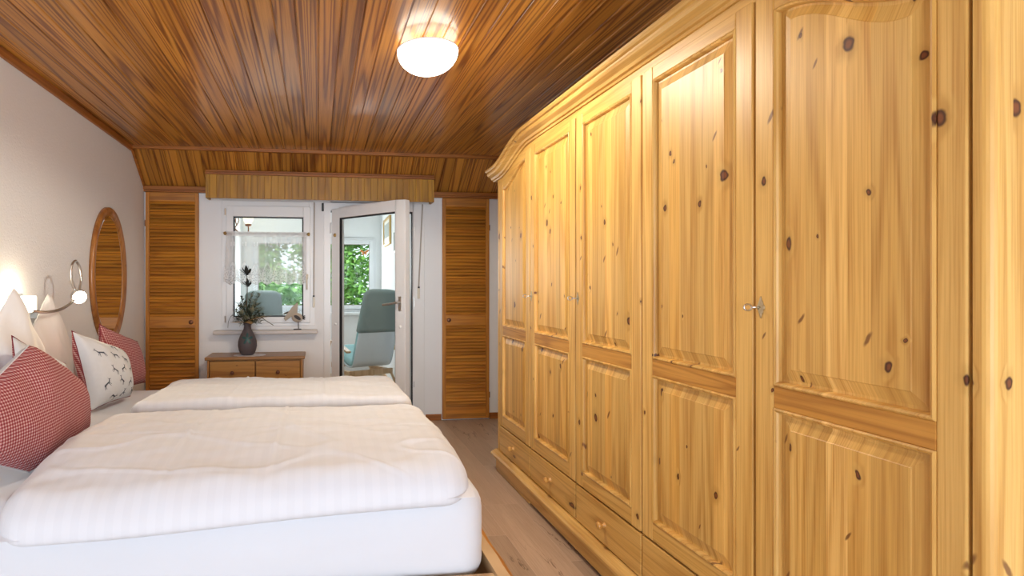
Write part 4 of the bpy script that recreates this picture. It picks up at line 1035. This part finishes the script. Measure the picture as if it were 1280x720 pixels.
bq = empty('dried_bouquet', (VX, VY, VB + 0.21), 'dried bouquet of dark flowers and leaves in the stoneware vase', 'bouquet')
rnd = random.Random(12)
def leaf_blade(m, p, d, L, wd, curl=0.3, up=(0, 0, 1)):
    p, d = Vector(p), Vector(d).normalized(); sd = d.cross(Vector(up))
    if sd.length < 0.05: sd = d.cross(Vector((1, 0, 0)))
    sd.normalize(); nn = sd.cross(d).normalized(); K = 5; rings = []
    for i in range(K + 1):
        t = i / K; w_ = wd * math.sin(PI * (0.08 + 0.90 * t)) ** 0.9
        c = p + d * L * t - nn * curl * L * t * t
        rings.append([c - sd * w_ / 2, c + nn * w_ * 0.12, c + sd * w_ / 2])
    m.loops(rings, close=False)
neck = Vector((VX, VY, VB + 0.235))
stems = MB()
def flower(top, size, mat='flower_d', petals=9):
    m = MB(); top = Vector(top)
    for i in range(petals):
        a = 2 * PI * i / petals + rnd.uniform(-.2, .2); lay = i % 3
        d = Vector((math.cos(a) * (0.35 + 0.35 * lay), math.sin(a) * (0.35 + 0.35 * lay), 1.0 - 0.22 * lay))
        leaf_blade(m, top, d, size * rnd.uniform(0.8, 1.1), size * 0.42, -0.15)
    for i in range(5):
        a = 2 * PI * i / 5; leaf_blade(m, top + Vector((0, 0, -size * 0.1)), (math.cos(a), math.sin(a), 0.4), size * 0.6, size * 0.25, 0.1)
    m.build('flower_head', M[mat], bq, fixn=False)
tall = [(-0.005, -0.01, 0.655, 0.075), (0.002, 0.0, 0.560, 0.062)]
for dx, dy, hz, sz in tall:
    top = Vector((VX + dx, VY + dy, VB + hz))
    stems.tube(catmull([neck - Vector((0, 0, 0.05)), neck + Vector((dx * 0.3 - 0.006, dy, 0.12)), top], 5), 0.0028, 6)
    flower(top, sz)
# tall thin sprays
fol = MB(); fol2 = MB()
for (dx, dy, hz) in ((0.055, 0.02, 0.44), (0.10, 0.0, 0.50), (0.035, -0.02, 0.50), (-0.075, 0.01, 0.42), (-0.09, -0.01, 0.36), (0.105, 0.02, 0.36), (0.13, -0.01, 0.33), (-0.05, 0.02, 0.47), (0.075, -0.02, 0.41)):
    top = Vector((VX + dx, VY + dy, VB + hz))
    path = catmull([neck - Vector((0, 0, 0.04)), neck + Vector((dx * 0.45, dy * 0.5, (hz - 0.235) * 0.55)), top], 8)
    stems.tube(path, 0.0020, 5)
    for k in range(5, len(path)):
        for _ in range(3):
            a = rnd.uniform(0, 2 * PI)
            leaf_blade(rnd.choice((fol, fol2)), path[k], (math.cos(a), math.sin(a) * 0.8, rnd.uniform(0.1, 0.8)), rnd.uniform(0.022, 0.045), rnd.uniform(0.008, 0.016), rnd.uniform(-0.2, 0.4))
# dense middle
for i in range(230):
    a = rnd.uniform(0, 2 * PI); rr = 0.105 * math.sqrt(rnd.random()); h_ = rnd.uniform(0.255, 0.40)
    rr *= 1.0 - abs(h_ - 0.31) * 2.4
    p_ = Vector((VX + 0.01 + rr * math.cos(a), VY + rr * 0.7 * math.sin(a), VB + h_))
    leaf_blade(rnd.choice((fol, fol, fol2)), p_, (math.cos(a) + rnd.uniform(-.5, .5), math.sin(a) * .8 + rnd.uniform(-.5, .5), rnd.uniform(-0.3, 0.9)), rnd.uniform(0.03, 0.06), rnd.uniform(0.012, 0.024), rnd.uniform(-.2, .4))
fol.build('foliage', M['leaf_d'], bq, fixn=False); fol2.build('foliage', M['leaf_g'], bq, fixn=False)
for dx, dz in ((-0.04, 0.375), (0.045, 0.40), (0.0, 0.345)):
    flower((VX + dx, VY - 0.05, VB + dz - 0.05), 0.05, 'leaf_g', 7)
m = MB()
leaf_blade(m, neck + Vector((0.01, -0.065, 0.045)), (0.9, -0.2, 0.28), 0.16, 0.045, 0.02); leaf_blade(m, neck + Vector((0.0, -0.03, 0.03)), (-0.9, -0.2, 0.10), 0.13, 0.050, 0.1); leaf_blade(m, neck + Vector((-0.02, -0.06, 0.03)), (0.8, -0.5, 0.25), 0.09, 0.06, 0.15)
leaf_blade(m, neck + Vector((0.0, -0.055, 0.030)), (0.35, -0.6, 0.12), 0.10, 0.055, 0.2); leaf_blade(m, neck + Vector((0.05, -0.03, 0.045)), (0.9, -0.1, 0.22), 0.16, 0.02, -0.05)
m.build('tan_leaf', M['tan'], bq, fixn=False)
stems.tube(catmull([neck + Vector((0.02, -0.02, 0.05)), neck + Vector((0.10, -0.03, 0.075)), neck + Vector((0.15, -0.03, 0.045)), neck + Vector((0.21, -0.02, 0.005))], 5), 0.003, 6)
stems.tube(catmull([neck + Vector((-0.02, -0.02, 0.04)), neck + Vector((-0.10, 0.02, 0.10)), neck + Vector((-0.155, 0.06, 0.05)), neck + Vector((-0.165, 0.06, -0.02))], 5), 0.0015, 5)
stems.build('stems', M['stem'], bq, smooth=True)

# ------------------------------------------------------------------ wooden bird on the window sill
BXb, BYb, BZb = -0.177, YB - 0.055, 0.8245
bd = empty('wooden_bird', (BXb, BYb, BZb), 'carved wooden bird on an iron stand on the window sill', 'figurine')
box('stand_base', (BXb - 0.032, BXb + 0.032, BYb - 0.020, BYb + 0.020, BZb, BZb + 0.006), M['rust'], bd, bevel=0.001)
MB().tube([(BXb + 0.008, BYb, BZb + 0.005), (BXb + 0.006, BYb, BZb + 0.075)], 0.0032, 8).build('stand_rod', M['rust'], bd, smooth=True)
bc = Vector((BXb - 0.004, BYb, BZb + 0.103))
mb = MB(); rings = []
for i in range(15):
    t = i / 14; a = PI * t
    rr = 0.040 * max(0.02, math.sin(a)) ** 0.85
    c_ = bc + Vector((-0.046 * math.cos(a), 0, 0.004 * math.cos(a)))
    rings.append([c_ + Vector((0, 0.55 * rr * math.cos(2 * PI * k / 20), rr * math.sin(2 * PI * k / 20))) for k in range(20)])
mb.loops(rings, True, True, True); mb.build('bird_body', M['birdwood'], bd, smooth=True)
mb = MB(); mb.loops([[bc + Vector((0.004 + 0.028 * f_ * math.cos(2 * PI * k / 24) + 0.006 * f_ * math.sin(2 * PI * k / 24), -0.0235 - 0.003 * (1 - f_), 0.001 - 0.019 * f_ * math.sin(2 * PI * k / 24) - 0.010 * f_ * math.cos(2 * PI * k / 24))) for k in range(24)] for f_ in (1.0, 0.7, 0.02)], True, False, True)
mb.build('bird_wing', M['rust'], bd, smooth=True)
mb = MB()
for dx, dz in ((0.040, 0.020), (0.044, 0.006), (0.042, -0.008), (0.034, -0.020)):
    p0 = bc + Vector((0.034, 0, 0.0)); leaf_blade(mb, p0, (dx, 0, dz), 0.040, 0.011, 0.0, up=(0, 1, 0))
mb.build('tail_feathers', M['rust'], bd, fixn=False)
o_ = bc + Vector((-0.012, 0.0, 0.028))
def plate(m, poly, y0p, y1p): m.loops([[(x_, yy, z_) for x_, z_ in poly] for yy in (y0p, y1p)], True, True, True)
mb = MB(); plate(mb, [(bc.x + 0.002, bc.z + 0.032), (bc.x - 0.045, bc.z + 0.010), (bc.x - 0.098, bc.z - 0.030), (bc.x - 0.112, bc.z - 0.006), (bc.x - 0.070, bc.z + 0.050), (bc.x - 0.040, bc.z + 0.092), (bc.x + 0.002, bc.z + 0.128), (bc.x + 0.008, bc.z + 0.120)], BYb - 0.008, BYb + 0.008)
mb.build('raised_wing', M['birdwood'], bd, bevel=0.003)
mb = MB(); leaf_blade(mb, bc + Vector((-0.062, 0.01, 0.052)), (-0.9, 0, -0.42), 0.068, 0.016, 0.0, up=(0, 1, 0)); mb.build('beak', M['stem'], bd, fixn=False)
MB().tube([bc + Vector((-0.006, 0, 0.118)), bc + Vector((0.010, 0, 0.131))], 0.006, 8).build('wing_tip', M['stem'], bd)

# ------------------------------------------------------------------ the sunroom beyond the glass
VX0, VX1, VY0, VY1, VZ = -1.02, 0.86, YB + WT, 7.60, 2.34
structure(box('floor_sunroom', (VX0 - 0.1, VX1 + 0.1, YB, VY1 + 0.1, -0.08, 0.0), M['sunfloor']))
structure(box('ceiling_sunroom', (VX0 - 0.1, VX1 + 0.1, VY0 - 0.1, VY1 + 0.1, VZ, VZ + 0.06), M['veranda']))
structure(box('wall_sunroom_left', (VX0 - 0.1, VX0, VY0, VY1 + 0.12, 0, VZ), M['veranda']))
structure(box('wall_sunroom_right', (VX1, VX1 + 0.1, VY0, VY1 + 0.12, 0, VZ), M['veranda']))
structure(box('baseboard_sunroom', (VX1 - 0.014, VX1, VY0, VY1, 0, 0.06), M['armwood'], bevel=0.003))
wins = [(-0.895, -0.085), (-0.005, 0.792)]
WZa, WZb = 0.835, 1.862
mb = MB()
for x0, x1, z0, z1 in ((VX0, VX1, 0, WZa), (VX0, VX1, WZb, VZ), (VX0, wins[0][0], WZa, WZb), (wins[0][1], wins[1][0], WZa, WZb), (wins[1][1], VX1, WZa, WZb)):
    mb.box(x0, x1, VY1, VY1 + 0.12, z0, z1)
structure(mb.build('wall_sunroom_back', M['veranda']))
for i, (x0, x1) in enumerate(wins):
    wn = empty('window_%d' % (i + 2), ((x0 + x1) / 2, VY1, WZa)); structure(wn)
    mb = MB(); frame_ring(mb, x0, x1, WZa, WZb, 0.045, VY1 + 0.0, VY1 + 0.08); frame_ring(mb, x0 + 0.038, x1 - 0.038, WZa + 0.038, WZb - 0.038, 0.055, VY1 - 0.015, VY1 + 0.06)
    mb.build('window_frame', M['pvc_cool'], wn, bevel=0.004)
    mb = MB(); frame_ring(mb, x0 + 0.090, x1 - 0.090, WZa + 0.090, WZb - 0.090, 0.010, VY1 + 0.0, VY1 + 0.01); mb.build('gasket', M['strap'], wn)
    box('glass_pane', (x0 + 0.09, x1 - 0.09, VY1 + 0.02, VY1 + 0.024, WZa + 0.09, WZb - 0.09), M['glass'], wn)
    box('window_sill', (x0 - 0.02, x1 + 0.02, VY1 - 0.10, VY1, WZa - 0.035, WZa), M['pvc_cool'], wn, bevel=0.006)
# butterfly on the right-hand pane
bf = MB(); bx, bz_ = 0.632, 1.662; by = VY1 - 0.001 + 0.018
for s_ in (-1, 1):
    bf.add([(bx, by, bz_ + 0.008), (bx + s_ * 0.052, by, bz_ + 0.040), (bx + s_ * 0.060, by, bz_ + 0.012), (bx + s_ * 0.030, by, bz_ - 0.006), (bx + s_ * 0.034, by, bz_ - 0.036), (bx + s_ * 0.012, by, bz_ - 0.040), (bx, by, bz_ - 0.012)], [(0, 1, 2, 3, 6), (3, 4, 5, 6)])
bo = empty('butterfly_sticker', (bx, by, bz_), 'orange butterfly sticker on the sunroom window pane', 'sticker')
bf.build('wings', M['butter'], bo, fixn=False)
MB().tube([(bx, by - 0.002, bz_ - 0.034), (bx, by - 0.002, bz_ + 0.026)], 0.003, 6).build('butterfly_body', M['black'], bo)
# pictures on the right wall of the sunroom
def picture(y0, y1, z0, z1, mat, label):
    o = empty('picture_frame', (VX1, (y0 + y1) / 2, z0), label, 'picture', 'sunroom pictures')
    m = MB(); fw = 0.028; xa, xb = VX1 - 0.026, VX1 - 0.001
    m.box(xa, xb, y0, y0 + fw, z0, z1); m.box(xa, xb, y1 - fw, y1, z0, z1); m.box(xa, xb, y0 + fw, y1 - fw, z0, z0 + fw); m.box(xa, xb, y0 + fw, y1 - fw, z1 - fw, z1)
    m.build('frame', mat, o, bevel=0.003)
    box('mount', (xb - 0.012, xb - 0.002, y0 + fw, y1 - fw, z0 + fw, z1 - fw), M['mat'], o)
    q = 0.07; box('print', (xb - 0.014, xb - 0.0125, y0 + q, y1 - q, z0 + q + 0.03, z1 - q), M['paint'], o)
picture(6.50, 7.13, 1.70, 2.04, M['gold'], 'gilt framed picture on the sunroom wall, seen through the door glass')
picture(5.62, 6.16, 1.56, 1.82, M['white_pl'], 'pale framed picture on the sunroom wall, partly behind the door stile')
# wall sconce
sx, sy, sz = VX0, 6.95, 1.895
so = empty('wall_sconce', (sx, sy, sz), 'lit tulip glass sconce with dark bracket, seen through the window top', 'lamp')
MB().lathe([(0.0, 0.012), (0.035, 0.010), (0.05, 0.0)], (sx, sy, sz), 'X', 20).build('wall_rose', M['bronze'], so, smooth=True)
MB().tube(catmull([(sx + 0.005, sy, sz), (sx + 0.08, sy, sz - 0.06), (sx + 0.16, sy, sz - 0.04), (sx + 0.165, sy, sz + 0.04)], 6), 0.008, 8).build('bracket', M['bronze'], so, smooth=True)
MB().tube(catmull([(sx + 0.01, sy, sz + 0.02), (sx + 0.05, sy, sz + 0.10), (sx + 0.03, sy, sz + 0.16), (sx + 0.012, sy, sz + 0.10), (sx + 0.03, sy, sz + 0.04)], 6), 0.006, 8).build('scroll', M['bronze'], so, smooth=True)
MB().lathe([(0.010, 0.0), (0.036, 0.006), (0.040, 0.030), (0.018, 0.036)], (sx + 0.165, sy, sz + 0.03), 'Z', 20).build('shade_holder', M['bronze'], so, smooth=True)
MB().lathe([(0.030, 0.0), (0.052, 0.030), (0.066, 0.070), (0.080, 0.105), (0.108, 0.130), (0.104, 0.130), (0.074, 0.105), (0.048, 0.03), (0.026, 0.006)], (sx + 0.165, sy, sz + 0.065), 'Z', 28).build('tulip_shade', M['tulip'], so, smooth=True)
lamp('sconce_light', 'POINT', (sx + 0.165, sy, sz + 0.16), (0, 0, 0), 5, (1, 0.82, 0.5), shadow_soft_size=0.03)

# armchairs: bent back-and-seat shell, long cushion with a loose cover over the head end, wooden arms
def armchair(loc, rz, label):
    t = empty('armchair', (0, 0, 0), label, 'armchair', 'sunroom armchairs')
    W = 0.228
    # side profile (forward = -Y local), shell outer line
    prof = [(-0.36, 0.44), (-0.30, 0.415), (-0.18, 0.375), (-0.04, 0.335), (0.08, 0.325), (0.15, 0.37), (0.19, 0.46), (0.23, 0.58), (0.28, 0.74), (0.325, 0.88), (0.365, 1.01), (0.395, 1.115)]
    P = catmull([(0, a, b) for a, b in prof], 4); n = len(P)
    def shell(i0, i1, th0, th1, wfun, mat, name, round_top=False):
        m = MB(); rings = []
        for i in range(i0, i1):
            p_ = P[i]; tg = (P[min(i + 1, n - 1)] - P[max(i - 1, 0)]).normalized(); nn = Vector((0, -tg.z, tg.y))      # towards the sitter
            wd = wfun(i / (n - 1)); K = 12; ring = []
            for k in range(K + 1):
                s_ = k / K * 2 - 1; e = 1 - 0.45 * abs(s_) ** 4
                ring.append(p_ + Vector((s_ * wd, 0, 0)) + nn * (th0 - 0.012 * (1 - s_ * s_) * 0 + 0.0))
            for k in range(K, -1, -1):
                s_ = k / K * 2 - 1; e = 1 - 0.5 * abs(s_) ** 4
                ring.append(p_ + Vector((s_ * wd, 0, 0)) + nn * (th0 + (th1 - th0) * e))
            rings.append(ring)
        m.loops(rings, True, True, True); return m.build(name, mat, t, smooth=True)
    wsh = lambda u: W * (0.93 + 0.07 * math.sin(PI * u)) * (1.0 - 0.09 * max(0, u - 0.62) / 0.38)
    top_r = lambda u: wsh(u) * (1 - max(0.0, (u - 0.955) / 0.045) ** 2 * 0.22)
    shell(0, int(n * 0.80), 0.0, 0.02, wsh, M['chair_w'], 'shell')
    shell(1, n - 1, 0.021, 0.095, lambda u: top_r(u) * 0.97, M['chair_t'], 'seat_cushion')
    shell(int(n * 0.70), n, -0.006, 0.115, lambda u: top_r(u) * 1.03, M['chair_g'], 'head_cover')
    for s_ in (-1, 1):
        m = MB(); xx = s_ * (W + 0.06)
        path = catmull([(xx, 0.34, 0.02), (xx, 0.05, 0.018), (xx, -0.30, 0.03), (xx, -0.40, 0.10), (xx, -0.385, 0.30), (xx, -0.34, 0.52), (xx, -0.27, 0.575), (xx, -0.10, 0.565), (xx, 0.17, 0.50)], 5)
        rings = []
        for i, p_ in enumerate(path):
            tg = (path[min(i + 1, len(path) - 1)] - path[max(i - 1, 0)]).normalized(); nn = Vector((0, -tg.z, tg.y))
            rings.append([p_ + Vector((a, 0, 0)) + nn * b for a, b in ((-0.026, -0.011), (0.026, -0.011), (0.026, 0.011), (-0.026, 0.011))])
        m.loops(rings, True, True, True); m.build('arm_frame', M['armwood'], t, bevel=0.003)
    m = MB(); m.box(-W - 0.03, W + 0.03, -0.33, -0.30, 0.285, 0.34); m.box(-W - 0.03, W + 0.03, 0.10, 0.13, 0.24, 0.295); m.box(-W - 0.02, -W + 0.02, -0.33, 0.13, 0.245, 0.285); m.box(W - 0.02, W + 0.02, -0.33, 0.13, 0.245, 0.285)
    m.box(-W - 0.05, W + 0.05, 0.30, 0.335, 0.03, 0.075)
    m.build('cross_bars', M['armwood'], t, bevel=0.003)
    for s_ in (-1, 1):
        MB().tube([(s_ * (W + 0.012), 0.10, 0.27), (s_ * (W + 0.020), 0.30, 0.06)], 0.014, 8).build('stay', M['armwood'], t, smooth=True)
    t.location = loc; t.rotation_euler = (0, 0, rz)
    return t
armchair((0.505, 5.90, 0.02), math.radians(203), 'sage and white armchair with wooden arms behind the open glass door')
armchair((-0.67, 6.75, 0.0), math.radians(188), 'armchair with sage cover seen through the window behind the vase')

# ------------------------------------------------------------------ garden
structure(box('ground', (-12, 12, 7.9, 26, -2.6, -2.5), M['lawn']))
def tree(x, y, z, rx, rz_, nleaf, mat, label, seed):
    o = empty('garden_tree', (x, y, -2.5), label, 'tree', 'garden trees')
    rn = random.Random(seed)
    m = MB(); m.tube(catmull([(x, y, -2.5), (x + 0.1, y, -1.0), (x - 0.05, y + 0.1, z)], 4), 0.13, 10, r1=0.05); m.build('trunk', M['bark'], o, smooth=True)
    m = MB()
    clumps = []
    for i in range(46):
        v = Vector((rn.gauss(0, 1), rn.gauss(0, 1), rn.gauss(0, 1))).normalized() * rn.random() ** 0.4
        clumps.append(Vector((x + v.x * rx, y + v.y * rx * 0.8, z + v.z * rz_)))
    for i in range(nleaf):
        c = rn.choice(clumps); v = Vector((rn.gauss(0, 1), rn.gauss(0, 1), rn.gauss(0, 1))).normalized() * rn.random() ** 0.5 * rx * 0.34
        p_ = c + v; d = Vector((rn.uniform(-1, 1), rn.uniform(-1, 1), rn.uniform(-0.6, 0.6))).normalized(); s_ = d.cross(Vector((rn.uniform(-1, 1), rn.uniform(-1, 1), 1))).normalized()
        L = rn.uniform(0.07, 0.13)
        m.add([p_ - d * L, p_ + s_ * L * 0.45, p_ + d * L, p_ - s_ * L * 0.45], [(0, 1, 2, 3)])
    m.build('crown', M[mat], o, fixn=False)
tree(-2.1, 13.6, 1.2, 1.15, 1.9, 8000, 'leaf3', 'light green tree in the garden behind the left sunroom window', 21)
tree(0.35, 15.0, 1.2, 1.25, 2.3, 9000, 'leaf1', 'deep green tree filling most of the sunroom window by the door', 22)
tree(1.45, 11.9, -0.35, 0.85, 1.15, 6000, 'leaf2', 'yellow green bush low in the sunroom window by the door', 23)
tree(3.4, 15.5, 1.8, 1.4, 2.6, 7000, 'leaf1', 'deep green tree at the right edge of the sunroom window', 24)
tree(-5.2, 16.0, 1.2, 1.5, 2.3, 7000, 'leaf1', 'deep green tree in the garden far to the left', 25)
tree(-2.0, 18.6, 1.6, 1.9, 2.8, 8000, 'leaf1', 'deep green tree far behind the light green tree', 26)
